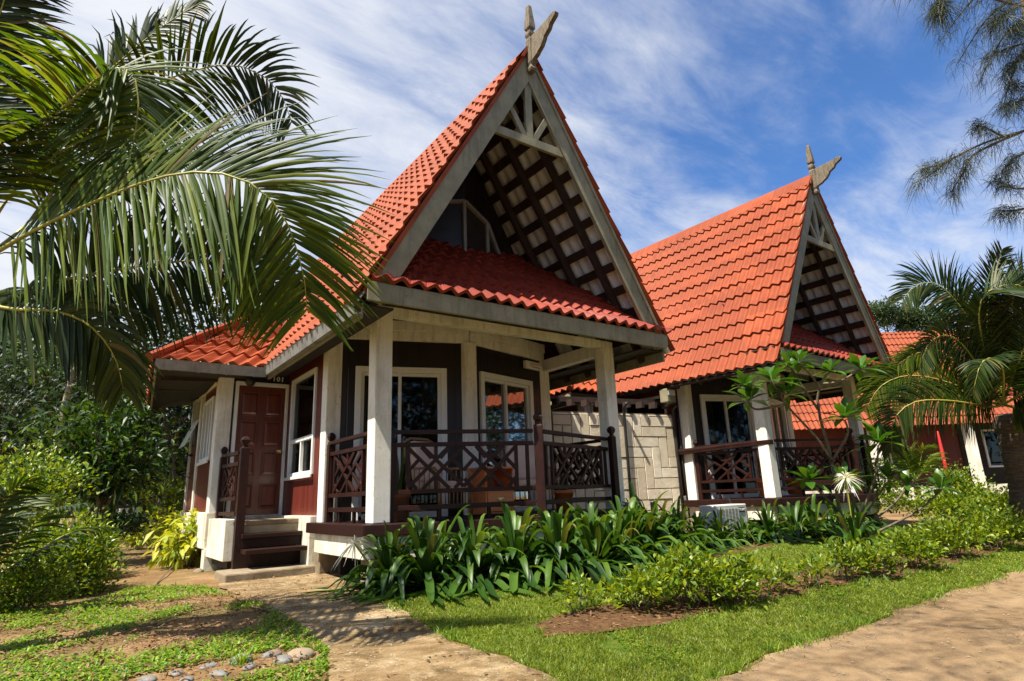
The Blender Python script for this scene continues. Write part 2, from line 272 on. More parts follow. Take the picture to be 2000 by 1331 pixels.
# ------------------------------------------------------------------ mesh helpers
COL = SC.collection
class MB:
    def __init__(s): s.v = []; s.f = []; s.m = []; s.mi = 0
    def add(s, vs, fs):
        o = len(s.v); s.v += [tuple(map(float, p)) for p in vs]; s.f += [tuple(o+i for i in f) for f in fs]; s.m += [s.mi]*len(fs); return s
    def hexa(s, p):                                        # 8 corners: bottom ring 0-3, top ring 4-7
        return s.add(p, [(3, 2, 1, 0), (4, 5, 6, 7), (0, 1, 5, 4), (1, 2, 6, 5), (2, 3, 7, 6), (3, 0, 4, 7)])
    def box(s, x0, x1, y0, y1, z0, z1, tap=0.0):
        t = tap
        return s.hexa([(x0, y0, z0), (x1, y0, z0), (x1, y1, z0), (x0, y1, z0), (x0+t, y0+t, z1), (x1-t, y0+t, z1), (x1-t, y1-t, z1), (x0+t, y1-t, z1)])
    def beam(s, p, q, w, h, up=(0, 0, 1)):                 # bar from p to q, w wide (sideways), h high (along up)
        p, q, up = np.array(p, float), np.array(q, float), np.array(up, float)
        d = q-p; d /= np.linalg.norm(d); a = np.cross(d, up); a /= np.linalg.norm(a); b = np.cross(a, d)
        a *= w/2; b *= h/2
        return s.hexa([p-a-b, p+a-b, p+a+b, p-a+b, q-a-b, q+a-b, q+a+b, q-a+b])
    def prism(s, poly, d):                                 # planar polygon (3-D) pushed along d
        n = len(poly); P = [np.array(p, float) for p in poly]; D = np.array(d, float)
        return s.add(P+[p+D for p in P], [tuple(range(n))[::-1], tuple(range(n, 2*n))]+[(i, (i+1) % n, n+(i+1) % n, n+i) for i in range(n)])
    def tube(s, pts, rad, n=7, cap=True):
        pts = [np.array(p, float) for p in pts]
        if not hasattr(rad, '__len__'): rad = [rad]*len(pts)
        vs = []; ref = np.array((0.31, 0.17, 0.93))
        for i, p in enumerate(pts):
            t = pts[min(i+1, len(pts)-1)]-pts[max(i-1, 0)]; t /= (np.linalg.norm(t)+1e-9)
            a = np.cross(t, ref); a /= (np.linalg.norm(a)+1e-9); b = np.cross(t, a)
            for k in range(n):
                an = 2*math.pi*k/n; vs.append(p+rad[i]*(math.cos(an)*a+math.sin(an)*b))
        fs = [(i*n+k, i*n+(k+1) % n, (i+1)*n+(k+1) % n, (i+1)*n+k) for i in range(len(pts)-1) for k in range(n)]
        if cap: fs += [tuple(range(n))[::-1], tuple(range((len(pts)-1)*n, len(pts)*n))]
        return s.add(vs, fs)
    def lathe(s, c, prof, n=20):
        vs = []; 
        for r, z in prof:
            for k in range(n): an = 2*math.pi*k/n; vs.append((c[0]+r*math.cos(an), c[1]+r*math.sin(an), c[2]+z))
        fs = [(i*n+k, i*n+(k+1) % n, (i+1)*n+(k+1) % n, (i+1)*n+k) for i in range(len(prof)-1) for k in range(n)]
        fs += [tuple(range(n))[::-1], tuple(range((len(prof)-1)*n, len(prof)*n))]
        return s.add(vs, fs)
    def build(s, name, mats, parent=None, org=(0, 0, 0), bevel=0.0, smooth=False):
        me = bpy.data.meshes.new(name)
        o3 = np.array(org, float); V = (np.array(s.v)-o3)
        me.from_pydata(V.tolist(), [], s.f); 
        if not isinstance(mats, (list, tuple)): mats = [mats]
        for m in mats: me.materials.append(m)
        if len(mats) > 1: me.polygons.foreach_set('material_index', np.array(s.m, dtype=np.int32))
        if smooth: me.polygons.foreach_set('use_smooth', np.ones(len(s.f), dtype=bool))
        me.update()
        ob = bpy.data.objects.new(name, me); COL.objects.link(ob)
        if parent is not None: ob.parent = parent
        else: ob.location = o3
        if bevel:
            bv = ob.modifiers.new('bevel', 'BEVEL'); bv.width = bevel; bv.segments = 2; bv.limit_method = 'ANGLE'
        return ob
def fastmesh(name, V, Fq, mats, parent=None, org=(0, 0, 0), smooth=True):   # V (n,3), Fq (m,3|4)
    me = bpy.data.meshes.new(name); V = np.asarray(V, dtype=np.float32)-np.asarray(org, dtype=np.float32); Fq = np.asarray(Fq, dtype=np.int32)
    k = Fq.shape[1]
    me.vertices.add(len(V)); me.vertices.foreach_set('co', V.ravel())
    me.loops.add(Fq.size); me.loops.foreach_set('vertex_index', Fq.ravel())
    me.polygons.add(len(Fq)); me.polygons.foreach_set('loop_start', np.arange(0, Fq.size, k, dtype=np.int32))
    if smooth: me.polygons.foreach_set('use_smooth', np.ones(len(Fq), dtype=bool))
    me.materials.append(mats); me.update(calc_edges=True); me.validate()
    ob = bpy.data.objects.new(name, me); COL.objects.link(ob)
    if parent is not None: ob.parent = parent
    else: ob.location = tuple(float(a) for a in org)
    return ob
def text_mesh(cu, name, mat):                               # lettering as a real mesh
    t = bpy.data.objects.new(name, cu); COL.objects.link(t); dg = bpy.context.evaluated_depsgraph_get(); dg.update()
    me = bpy.data.meshes.new_from_object(t.evaluated_get(dg)); bpy.data.objects.remove(t); me.materials.clear(); me.materials.append(mat)
    o = bpy.data.objects.new(name, me); COL.objects.link(o); return o
def tag(o, label=None, cat=None, group=None, kind=None):
    if label: o['label'] = label
    if cat: o['category'] = cat
    if group: o['group'] = group
    if kind: o['kind'] = kind
    return o
def thing(name, label, cat, loc=(0, 0, 0), rz=0.0, group=None):
    o = bpy.data.objects.new(name, None); COL.objects.link(o); o.empty_display_size = 0.2
    o.location = tuple(float(a) for a in loc); o.rotation_euler = (0, 0, rz); return tag(o, label, cat, group)
def unit(v): v = np.asarray(v, float); return v/(np.linalg.norm(v, axis=-1, keepdims=True)+1e-9)
def leaf_arrays(base, d, nrm, L, Wd, droop=0.15, seg=2, prof=None, fold=0.25):
    """Leaves as folded strips: base, direction, face normal (n,3); length and width (n,). Returns V, F (quads)."""
    n = len(base); d = unit(d); side = unit(np.cross(d, nrm)); nn = unit(np.cross(side, d))
    if prof is None: prof = [0.25]+[math.sin(math.pi*(0.2+0.8*i/seg*0.9))**0.8 if i < seg else 0.04 for i in range(1, seg+1)]
    L = np.asarray(L)[:, None]; Wd = np.asarray(Wd)[:, None]; dr = np.broadcast_to(np.asarray(droop, float), (n,))[:, None]
    rows = []
    for i in range(seg+1):
        t = i/seg
        c = base + d*L*t + np.array((0, 0, -1.0))*L*dr*t*t
        w = Wd*prof[i]*0.5
        rows += [c-side*w+nn*w*fold, c, c+side*w+nn*w*fold]
    V = np.stack(rows, 1).reshape(-1, 3); per = 3*(seg+1); F = []
    for i in range(seg):
        a = 3*i; F += [(a, a+1, a+4, a+3), (a+1, a+2, a+5, a+4)]
    F = np.array(F)[None] + (np.arange(n)*per)[:, None, None]
    return V, F.reshape(-1, 4)
def rand_dirs(n, rng): return unit(rng.normal(size=(n, 3)))
def smooth_path(pts, n):
    P = np.array(pts, float); k = len(P); t = np.linspace(0, k-1, n); out = []
    for x in t:
        i = min(int(x), k-2); u = x-i
        p0, p1, p2, p3 = P[max(i-1, 0)], P[i], P[i+1], P[min(i+2, k-1)]
        out.append(0.5*((2*p1)+(-p0+p2)*u+(2*p0-5*p1+4*p2-p3)*u*u+(-p0+3*p1-3*p2+p3)*u**3))
    return np.array(out)
# ------------------------------------------------------------------ ground, lawn, path, road, beds
def graded(a, b, fine, lo, hi):
    mid = np.arange(a, b+1e-6, fine); l = a-np.geomspace(fine, a-lo, 26)[::-1]; h = b+np.geomspace(fine, hi-b, 26)
    return np.concatenate([l, mid, h])
gx = graded(-4, 16, 0.2, -900, 1500); gy = graded(-2, 14, 0.2, -600, 1500)
GX, GY = np.meshgrid(gx, gy, indexing='ij'); GZ = gz(GX, GY)
nx, ny = GX.shape; idx = np.arange(nx*ny).reshape(nx, ny)
tag(fastmesh('ground', np.stack([GX, GY, GZ], -1).reshape(-1, 3), np.stack([idx[:-1, :-1], idx[1:, :-1], idx[1:, 1:], idx[:-1, 1:]], -1).reshape(-1, 4), MT['ground']), kind='structure')
def wobble(poly, step=0.12, amp=0.05, seed=1):
    rng = np.random.default_rng(seed); out = []; ph = rng.uniform(0, 6, 4)
    s = 0
    for i in range(len(poly)):
        a = np.array(poly[i][:2], float); b = np.array(poly[(i+1) % len(poly)][:2], float); n = max(1, int(np.linalg.norm(b-a)/step)); nrm = np.array((-(b-a)[1], (b-a)[0]))/(np.linalg.norm(b-a)+1e-9)
        for k in range(n):
            s += step
            o = amp*(math.sin(s*4.1+ph[0])*0.5+math.sin(s*9.7+ph[1])*0.35+math.sin(s*21+ph[2])*0.25)
            out.append(a+(b-a)*k/n+nrm*o)
    return np.array(out)
def inside(P, poly):
    x, y = P[:, 0], P[:, 1]; r = np.zeros(len(P), bool); n = len(poly)
    for i in range(n):
        x0, y0 = poly[i][:2]; x1, y1 = poly[(i+1) % n][:2]
        c = ((y0 > y) != (y1 > y)) & (x < (x1-x0)*(y-y0)/(y1-y0+1e-12)+x0); r ^= c
    return r
def sheet(name, poly, dz, mat, grid=0.2):
    lo, hi = poly.min(0), poly.max(0); g = np.stack(np.meshgrid(np.arange(lo[0], hi[0], grid), np.arange(lo[1], hi[1], grid)), -1).reshape(-1, 2)
    g = g[inside(g, poly)]; pts = np.concatenate([poly, g]); n = len(poly)
    v, e, f, *_ = delaunay_2d_cdt([Vector(p) for p in pts], [], [list(range(n))], 1, 1e-5)
    V = np.array([(p.x, p.y, float(gz(p.x, p.y))+dz) for p in v])
    me = bpy.data.meshes.new(name); me.from_pydata(V.tolist(), [], [list(x) for x in f]); me.materials.append(mat)
    me.polygons.foreach_set('use_smooth', np.ones(len(me.polygons), bool)); me.update()
    ob = bpy.data.objects.new(name, me); COL.objects.link(ob); return tag(ob, kind='structure')
pix = lambda L: [gpix(*p)[:2] for p in L]
LAWN = wobble(pix([(690, 1170), (760, 1185), (840, 1235), (905, 1262), (980, 1290), (1080, 1331), (1120, 1400), (1300, 1400), (1390, 1331), (1520, 1278), (1640, 1238), (1740, 1205), (1850, 1160), (1930, 1140), (2080, 1085)])+[(14, 3.6), (14, 6.4), (9, 6.2), (6.0, 5.9), (2.9, 5.9)], seed=2)
ROAD = wobble(pix([(1250, 1400), (1390, 1331), (1520, 1278), (1640, 1238), (1740, 1205), (1850, 1160), (1930, 1140), (2080, 1085)])+[(16, 3.2), (16, -3), (1.4, -3), (1.6, 1.2)], seed=3, amp=0.07)
PATH = wobble(pix([(425, 1128), (620, 1112), (668, 1120), (700, 1165), (775, 1195), (845, 1235), (905, 1262), (980, 1290), (1080, 1331), (1120, 1400), (600, 1400), (640, 1331), (625, 1270), (560, 1225), (480, 1180), (440, 1155)]), seed=4, amp=0.06)
BED = wobble(pix([(1048, 1228), (1062, 1250), (1190, 1243), (1300, 1222), (1480, 1180), (1700, 1142), (1850, 1108), (2010, 1062), (2080, 1040), (2080, 1022), (1900, 1058), (1700, 1092), (1560, 1118), (1440, 1146), (1300, 1170), (1160, 1190), (1080, 1208)]), seed=5, amp=0.05)
LILYBED = wobble([(2.45, 6.35), (2.5, 5.55), (3.4, 5.35), (4.7, 4.95), (6.2, 5.35), (8.5, 5.45), (11.5, 5.35), (13, 5.6), (13, 6.9), (6.9, 6.9), (4.7, 6.2)], seed=6)
sheet('lawn', LAWN, 0.008, MT['lawn']); sheet('road', ROAD, 0.012, MT['road']); sheet('path', PATH, 0.016, MT['path'])
sheet('flower_bed', BED, 0.022, MT['mulch']); sheet('plant_bed', LILYBED, 0.020, MT['mulch'])
YARD = np.array(pix([(-120, 1180), (120, 1195), (250, 1150), (400, 1148), (520, 1185), (600, 1235), (640, 1275), (650, 1420), (-300, 1420)]))
def vnoise(P, s, seed=0):                                   # cheap smooth noise
    r = np.random.default_rng(seed); o = 0
    for k in range(6):
        a = r.uniform(0, 6.28); f = s*r.uniform(0.6, 1.9); o = o+np.sin((P[:, 0]*math.cos(a)+P[:, 1]*math.sin(a))*f+r.uniform(0, 6.28))
    return o/6
def scatter(poly, n, rng):
    lo, hi = np.min(poly, 0), np.max(poly, 0); return (lambda P: P[inside(P, poly)])(rng.uniform(lo, hi, (n, 2)))
def grass_blades(name, P, hgt, wid, mat, lean=0.5, rng=RNG):
    n = len(P); z = gz(P[:, 0], P[:, 1])+0.004; base = np.stack([P[:, 0], P[:, 1], z], 1)
    d = unit(np.stack([rng.normal(0, lean, n), rng.normal(0, lean, n), np.ones(n)], 1)); a = rng.uniform(0, 6.28, n)
    s = np.stack([np.cos(a), np.sin(a), np.zeros(n)], 1)*(wid*rng.uniform(0.7, 1.3, n))[:, None]*0.5
    h = (hgt*rng.uniform(0.5, 1.3, n))[:, None]; b = np.stack([rng.normal(0, .35, n), rng.normal(0, .35, n), -0.1*np.ones(n)], 1)*h
    V = np.stack([base-s, base+s, base+d*h*0.6+s*0.7, base+d*h*0.6-s*0.7, base+d*h+b], 1).reshape(-1, 3)
    o = (np.arange(n)*5)[:, None]; F = np.concatenate([np.concatenate([o, o+1, o+2], 1), np.concatenate([o, o+2, o+3], 1), np.concatenate([o+3, o+2, o+4], 1)])
    return tag(fastmesh(name, V, F, mat, smooth=False), kind='stuff')
P = scatter(LAWN, 800000, RNG); dist = np.linalg.norm(P, axis=1)
keep = ~inside(P, BED) & ~inside(P, LILYBED) & ~inside(P, PATH) & (RNG.random(len(P)) < np.clip(9.0/dist**1.35, 0.05, 1)) & (vnoise(P, 3.0, 3)+0.5*vnoise(P, 11.0, 4) > -0.85) & (dist > 1.2)
P = P[keep]; dist = dist[keep]
ed = np.concatenate([np.repeat(b, 26, 0)+RNG.normal(0, .055, (26*len(b), 2)) for b in (LAWN, BED)]); ed = ed[~inside(ed, LILYBED) & (np.linalg.norm(ed, axis=1) > 1.2) & (ed[:, 0] < 15)]
P = np.concatenate([P, ed]); dist = np.linalg.norm(P, axis=1)
tag(grass_blades('lawn_grass', P, 0.036+0.014*vnoise(P, 4, 9), 0.0022+0.0008*dist, MT['grass'], 0.6), 'short bright green lawn between the hedge bed and the sandy road', 'grass')
P2 = P[(vnoise(P, 5, 21) > 0.15) & (RNG.random(len(P)) < 0.22)]
tag(grass_blades('dry_grass', P2+RNG.normal(0, .02, P2.shape), 0.028, 0.0045, MT['straw'], 0.9), 'dry straw coloured blades scattered through the lawn', 'dry grass')
P = scatter(YARD, 110000, RNG); den = vnoise(P, 2.2, 5)+0.7*vnoise(P, 6.5, 6)+0.4*vnoise(P, 15, 8)
STONES = np.array(pix([(532, 1284), (553, 1295), (585, 1288), (470, 1295), (488, 1308), (408, 1307), (427, 1322), (345, 1321), (365, 1333), (288, 1333)]))
free = np.min(np.linalg.norm(P[:, None]-STONES[None], axis=2), 1) > .14
P = P[free & (den > -0.36+0.5*RNG.random(len(P))) & (np.linalg.norm(P, axis=1) > 2.3)]
n = len(P); dd = unit(np.stack([RNG.normal(size=n), RNG.normal(size=n), RNG.uniform(0.1, 0.9, n)], 1))
V, Fq = leaf_arrays(np.stack([P[:, 0], P[:, 1], gz(P[:, 0], P[:, 1])+RNG.uniform(0.003, 0.03, n)], 1), dd, np.tile((0.0, 0.0, 1.0), (n, 1)), RNG.uniform(0.018, 0.045, n), RNG.uniform(0.010, 0.02, n), 0.3)
tag(fastmesh('ground_cover', V, Fq, MT['weed']), 'patchy creeping green weeds over the sandy yard', 'weeds', kind='stuff')
P = np.concatenate([scatter(YARD, 9000, RNG), scatter(LILYBED, 2500, RNG), scatter(BED, 2500, RNG), scatter(PATH, 700, RNG)]); n = len(P)
dd = unit(np.stack([RNG.normal(size=n), RNG.normal(size=n), RNG.uniform(-0.1, 0.5, n)], 1))
V, Fq = leaf_arrays(np.stack([P[:, 0], P[:, 1], gz(P[:, 0], P[:, 1])+0.026], 1), dd, unit(RNG.normal(size=(n, 3))*0.4+np.array((0, 0, 1.0))), RNG.uniform(0.02, 0.06, n), RNG.uniform(0.006, 0.022, n), 0.1)
tag(fastmesh('leaf_litter', V, Fq, MT['straw']), 'dead brown leaves strewn over soil, yard and path', 'leaf litter', kind='stuff')
P = scatter(ROAD, 9000, RNG); P = P[(P[:, 1] > 0.3) & (vnoise(P, 1.5, 31) > -0.1)]; n = len(P); a = RNG.uniform(0, 6.28, n)
V, Fq = leaf_arrays(np.stack([P[:, 0], P[:, 1], gz(P[:, 0], P[:, 1])+0.016], 1), np.stack([np.cos(a), np.sin(a), 0*a+0.03], 1), np.tile((0.0, 0.0, 1.0), (n, 1)), RNG.uniform(0.03, 0.09, n), RNG.uniform(0.002, 0.004, n), 0.0)
tag(fastmesh('fallen_needles', V, Fq, MT['straw']), 'brown fallen needles scattered over the sandy road', 'fallen needles', kind='stuff')
P = np.concatenate([scatter(ROAD, 16000, RNG), scatter(PATH, 9000, RNG), scatter(YARD, 5000, RNG), scatter(BED, 4000, RNG)]); P = P[(np.linalg.norm(P, axis=1) > 1.2) & (np.linalg.norm(P, axis=1) < 12)]; n = len(P)
r = (.002+.009*RNG.random(n)**5)[:, None]; c = np.stack([P[:, 0], P[:, 1], gz(P[:, 0], P[:, 1])+.018], 1)
V = np.stack([c+r*np.array(o)*RNG.uniform(.6, 1.3, (n, 1)) for o in ((1, 0, 0), (0, 1, 0), (-1, 0, 0), (0, -1, 0), (0, 0, .8))], 1).reshape(-1, 3); o_ = np.arange(n)[:, None]*5
tag(fastmesh('gravel', V, np.concatenate([o_+np.array(t) for t in ((0, 1, 4), (1, 2, 4), (2, 3, 4), (3, 0, 4))]), MT['pebble_tan'], smooth=False), 'fine grit and small stones on the road, path and bare soil', 'gravel', kind='stuff')
P = np.concatenate([np.repeat(b[RNG.random(len(b)) < .35], 34, 0) for b in (LAWN, BED)]); P = P+RNG.normal(0, .035, P.shape); P = P[~inside(P, LILYBED) & (np.linalg.norm(P, axis=1) > 1.3) & (P[:, 0] < 14)]
tag(grass_blades('edge_grass', P, 0.075, 0.0032+0.0006*np.linalg.norm(P, axis=1), MT['weed'], .5), 'taller ragged grass tufts along the lawn edges', 'grass')
P = scatter(LAWN, 60000, RNG); P = P[(vnoise(P, 4, 41)+.5*vnoise(P, 13, 42) > .42) & ~inside(P, BED) & ~inside(P, LILYBED) & ~inside(P, PATH) & (np.linalg.norm(P, axis=1) > 1.3)]; n = len(P); a = RNG.uniform(0, 6.28, n)
V, Fq = leaf_arrays(np.stack([P[:, 0], P[:, 1], gz(P[:, 0], P[:, 1])+RNG.uniform(.015, .04, n)], 1), np.stack([np.cos(a), np.sin(a), .3+0*a], 1), np.tile((0.0, 0.0, 1.0), (n, 1)), RNG.uniform(.015, .03, n), RNG.uniform(.010, .018, n), .3)
tag(fastmesh('lawn_weeds', V, Fq, MT['weed']), 'broad leaved weeds in patches of the lawn', 'weeds', kind='stuff')
# ------------------------------------------------------------------ the bungalow
EAVE_X0, EAVE_Z, TIP_X, TIP_Z, RX1 = 2.20, 3.15, 4.73, 7.50, 7.26
SL = (TIP_Z-EAVE_Z)/(TIP_X-EAVE_X0)
def tiles(mb, O, U, Vd, nrow, row, u0, u1, wave=0.20, amp=0.031, step=0.036, per=8, sag=0.0, seed=0):
    """Wavy pressed-tile sheet: O corner, U along the eave, Vd up the slope; u0(v), u1(v) are the side edges."""
    O, U, Vd = np.array(O, float), unit(U), unit(Vd); Nn = np.cross(U, Vd); rng = np.random.default_rng(seed)
    f = lambda u: amp*np.arcsin(.93*np.cos(2*math.pi*u/wave))/1.195
    for r in range(nrow):
        va, vb = r*row, (r+1)*row; h = step*(1+rng.normal(0, .08))
        n = max(4, int(max(u1(va)-u0(va), u1(vb)-u0(vb))/wave*per))
        s = np.linspace(0, 1, n+1); ua = u0(va)+(u1(va)-u0(va))*s; ub = u0(vb)+(u1(vb)-u0(vb))*s
        jit = lambda u: 0.003*np.sin(u*1.9+r*2.1)+0.0025*np.sin(u*5.3+r)
        pt = lambda u, v, hh: O+np.outer(u, U)+np.outer(np.full_like(u, v), Vd)+np.outer(hh, Nn)
        A = pt(ua, va, f(ua)-0.004); B = pt(ua, va, f(ua)+h+jit(ua)); Cc = pt(ub, vb+0.0, f(ub)+jit(ub))
        Vv = np.concatenate([A, B, Cc]); m = n+1
        mb.add(Vv, [(i, i+1, m+i+1, m+i) for i in range(n)]+[(m+i, m+i+1, 2*m+i+1, 2*m+i) for i in range(n)])
    return mb
def panel_lattice(mb, p, q, zb, zt, t=0.036, mat=0):
    """Criss-cross lattice between two ground points p,q, bottom zb and top zt."""
    p, q = np.array(p, float), np.array(q, float); Wd = np.linalg.norm(q-p); e = (q-p)/Wd; H = zt-zb
    P3 = lambda u, z: (p[0]+e[0]*u, p[1]+e[1]*u, zb+z)
    nrm = (-e[1], e[0], 0)
    def bar(u0, z0, u1, z1, k=0.0):
        a, b = np.array(P3(u0, z0)), np.array(P3(u1, z1)); off = np.array(nrm)*k
        mb.beam(a+off, b+off, t, t*1.15, up=np.cross(b-a, nrm))
    m0 = 0.12 if Wd < 1.3 else 0.22; nu = max(1, int(round((Wd-2*m0)/(1.32*H)))); w = (Wd-2*m0)/nu
    for u in (m0*0.35, m0, Wd-m0, Wd-m0*0.35): bar(u, 0, u, H)
    for k in range(nu):
        a = m0+k*w; c = a+w/2; b = a+w
        bar(c, H*0.62, c, H, 0.001); bar(c, 0, c, H*0.36, 0.001)
        bar(a, H*0.98, a+w*0.74, 0.0, 0.002); bar(b, H*0.98, b-w*0.74, 0.0, -0.002)
        bar(a, 0.02, a+w*0.74, H, -0.003); bar(b, 0.02, b-w*0.74, H, 0.003)
        bar(a+w*0.24, H, a+w*0.42, H*0.72, 0.004); bar(b-w*0.24, H, b-w*0.42, H*0.72, -0.004)
        bar(a, H*0.42, a+w*0.20, H*0.70, 0.005); bar(b, H*0.42, b-w*0.20, H*0.70, -0.005)
        bar(a+w*0.16, 0, a+w*0.02, H*0.22, 0.004); bar(b-w*0.16, 0, b-w*0.02, H*0.22, -0.004)
    return mb
PA, PN, PB_ = (2.85, 6.66), (4.68, 5.95), (6.61, 6.66)
BAY = [(2.86, 8.22), (4.70, 7.62), (6.54, 8.12)]
def make_house(label):
    org = (4.73, 8.0, 0.2)
    root = thing('bungalow', label, 'bungalow', org)
    def P(mb, name, mat, par=None, bevel=0.0, lab=None, smooth=False):
        o = mb.build(name, mat, par or root, org, bevel, smooth)
        if lab: o['label'] = lab
        return o
    # ---- floor, base
    mb = MB(); mb.prism([(2.60, 8.42, .72), (2.60, 6.44, .72), (4.68, 5.72, .72), (6.80, 6.44, .72), (6.80, 8.3, .72)], (0, 0, .13)); P(mb, 'deck', MT['dark_wood'], bevel=.01)
    mb = MB(); mb.beam((2.72, 8.2, .60), (2.72, 6.55, .60), .14, .24); mb.beam((2.80, 6.50, .60), (4.62, 5.90, .60), .14, .24); mb.beam((4.74, 5.90, .60), (6.62, 6.50, .60), .14, .24); mb.beam((6.66, 6.55, .6), (6.66, 8.2, .6), .14, .24)
    P(mb, 'base_beam', MT['plinth'], bevel=.008)
    for (x, y) in ((2.84, 6.66), (4.68, 6.1), (6.56, 6.66), (2.84, 8.28)):
        mb = MB(); mb.box(x-.12, x+.12, y-.12, y+.12, .05, .48); P(mb, 'pier', MT['concrete'], bevel=.01)
    mb = MB(); mb.box(2.9, 6.6, 7.9, 8.0, .05, .72); P(mb, 'underfloor_dark_skirt', MT['soffit'])  # dark sheet standing in for the shaded void below the deck
    mb = MB(); mb.box(2.66, 2.86, 8.45, 10.2, .05, .93); P(mb, 'plinth', MT['plinth'], bevel=.006)
    mb = MB(); mb.box(6.56, 6.70, 8.2, 13.9, .05, .93); P(mb, 'plinth', MT['plinth'], bevel=.006)
    # ---- columns
    c = .107
    for (x, y, z0, z1) in ((2.853, 6.637, .852, 3.40), (6.607, 6.637, .852, 3.40), (2.84, 8.30, .06, 3.42), (1.79, 10.25, .5, 3.12), (4.70, 7.66, .852, 3.40), (6.56, 8.2, .852, 3.40)):
        mb = MB(); mb.box(x-c, x+c, y-c, y+c, z0, z1); P(mb, 'column', MT['white'], bevel=.012)
    # ---- side wall beside the door with its window
    mb = MB(); x0, x1 = 2.76, 2.84; wy0, wy1, wz0, wz1 = 8.72, 9.94, 1.50, 3.05
    mb.box(x0, x1, 8.40, wy0, .93, 3.30); mb.box(x0, x1, wy1, 10.2, .93, 3.30); mb.box(x0, x1, wy0, wy1, .93, wz0); mb.box(x0, x1, wy0, wy1, wz1, 3.30)
    P(mb, 'side_wall', MT['plank'])
    def window(y0, y1, z0, z1, xf, name='window', trans=0.33, nm=1, vert=True):
        g = MB(); g.box(xf+.035, xf+.045, y0, y1, z0, z1); wn = P(g, name, MT['glass'])
        fr = MB(); t = .055
        fr.box(xf-.02, xf+.06, y0, y0+t, z0, z1); fr.box(xf-.02, xf+.06, y1-t, y1, z0, z1); fr.box(xf-.021, xf+.059, y0+t, y1-t, z1-t, z1); fr.box(xf-.021, xf+.059, y0+t, y1-t, z0, z0+t)
        if trans:
            zt = z0+(z1-z0)*trans; fr.box(xf-.015, xf+.05, y0+t, y1-t, zt, zt+.06)
        for k in range(nm):
            ym = y0+(y1-y0)*(k+1)/(nm+1); fr.box(xf-.01, xf+.04, ym-.02, ym+.02, z0+t, (z0+(z1-z0)*trans) if trans else z1-t)
        P(fr, 'frame', MT['frame'], wn, bevel=.004)
        s = MB(); s.box(xf-.05, xf-.022, y0-.03, y1+.03, z0-.045, z0); P(s, 'sill', MT['frame'], wn, bevel=.004)
    window(wy0, wy1, wz0, wz1, 2.75)
    # ---- wing: front wall with the door, left wall with a window
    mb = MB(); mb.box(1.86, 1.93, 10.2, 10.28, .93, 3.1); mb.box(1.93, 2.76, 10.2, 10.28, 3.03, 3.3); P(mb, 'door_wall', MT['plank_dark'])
    mb = MB(); mb.box(1.93, 1.985, 10.16, 10.27, .93, 3.03); mb.box(2.71, 2.755, 10.16, 10.27, .93, 3.03); mb.box(1.985, 2.71, 10.161, 10.271, 2.97, 3.031); P(mb, 'door_frame', MT['frame'], bevel=.005)
    d = MB(); d.box(1.985, 2.71, 10.20, 10.24, .96, 2.97)
    for cx in (2.165, 2.53):
        for (a, b) in ((2.50, 2.86), (2.02, 2.40), (1.56, 1.92), (1.06, 1.42)):
            d.box(cx-.125, cx+.125, 10.192, 10.202, a, b); d.hexa([(cx-.115, 10.193, a+.01), (cx-.115, 10.193, b-.01), (cx+.115, 10.193, b-.01), (cx+.115, 10.193, a+.01), (cx-.085, 10.178, a+.04), (cx-.085, 10.178, b-.04), (cx+.085, 10.178, b-.04), (cx+.085, 10.178, a+.04)])
            for q in ((cx-.135, cx-.125, a-.01, b+.01), (cx+.125, cx+.135, a-.01, b+.01)): d.box(q[0], q[1], 10.185, 10.2005, q[2], q[3])
            for q in ((a-.012, a), (b, b+.012)): d.box(cx-.125, cx+.125, 10.186, 10.2006, q[0], q[1])
    dr = P(d, 'door', MT['door'], bevel=.003)
    h = MB(); h.tube([(2.655, 10.20, 1.93), (2.655, 10.15, 1.93)], [.013, .013]); h.tube([(2.655, 10.15, 1.93), (2.655, 10.14, 1.93), (2.655, 10.12, 1.93), (2.655, 10.10, 1.93), (2.655, 10.095, 1.93)], [.016, .03, .033, .026, .01], 12); h.tube([(2.655, 10.199, 1.93), (2.655, 10.19, 1.93)], [.034, .034], 14); P(h, 'handle', MT['brass'], dr, smooth=True)
    if 'nearest' in label:
        cu = bpy.data.curves.new('door_number', 'FONT'); cu.body = '101'; cu.size = .105; cu.extrude = .006; cu.align_x = 'CENTER'; cu.space_character = 1.25; cu.offset = .003
        o = text_mesh(cu, 'door_number', MT['letter']); o.parent = root
        o.location = (2.58-org[0], 10.188-org[1], 3.075-org[2]); o.rotation_euler = (R_(90), 0, 0)
    mb = MB(); mb.tube([(2.12, 10.2, 3.09), (2.12, 10.1, 3.09)], .02, 8); mb.lathe((2.12, 10.06, 3.0), [(.02, .14), (.05, .13), (.075, .05), (.08, 0), (.05, -.05), (.01, -.06)], 14); P(mb, 'porch_lamp', MT['pipe'], smooth=True)
    xw = 1.72
    mb = MB(); mb.box(xw, xw+.07, 10.35, 10.56, 1.02, 3.0); mb.box(xw, xw+.07, 10.56, 11.52, 1.02, 1.80); mb.box(xw, xw+.07, 10.56, 11.52, 2.86, 3.0); mb.box(xw, xw+.07, 11.52, 12.62, 1.02, 2.62); P(mb, 'wing_wall', MT['plank'])
    for y in (11.80, 12.68):
        mb = MB(); mb.box(xw-.03, xw+.08, y-.06, y+.06, .95, 3.05); P(mb, 'wall_post', MT['white'], bevel=.006)
    mb = MB(); mb.box(xw-.035, xw+.075, 10.14, 12.74, 3.0, 3.22); P(mb, 'wing_beam', MT['white'], bevel=.006)
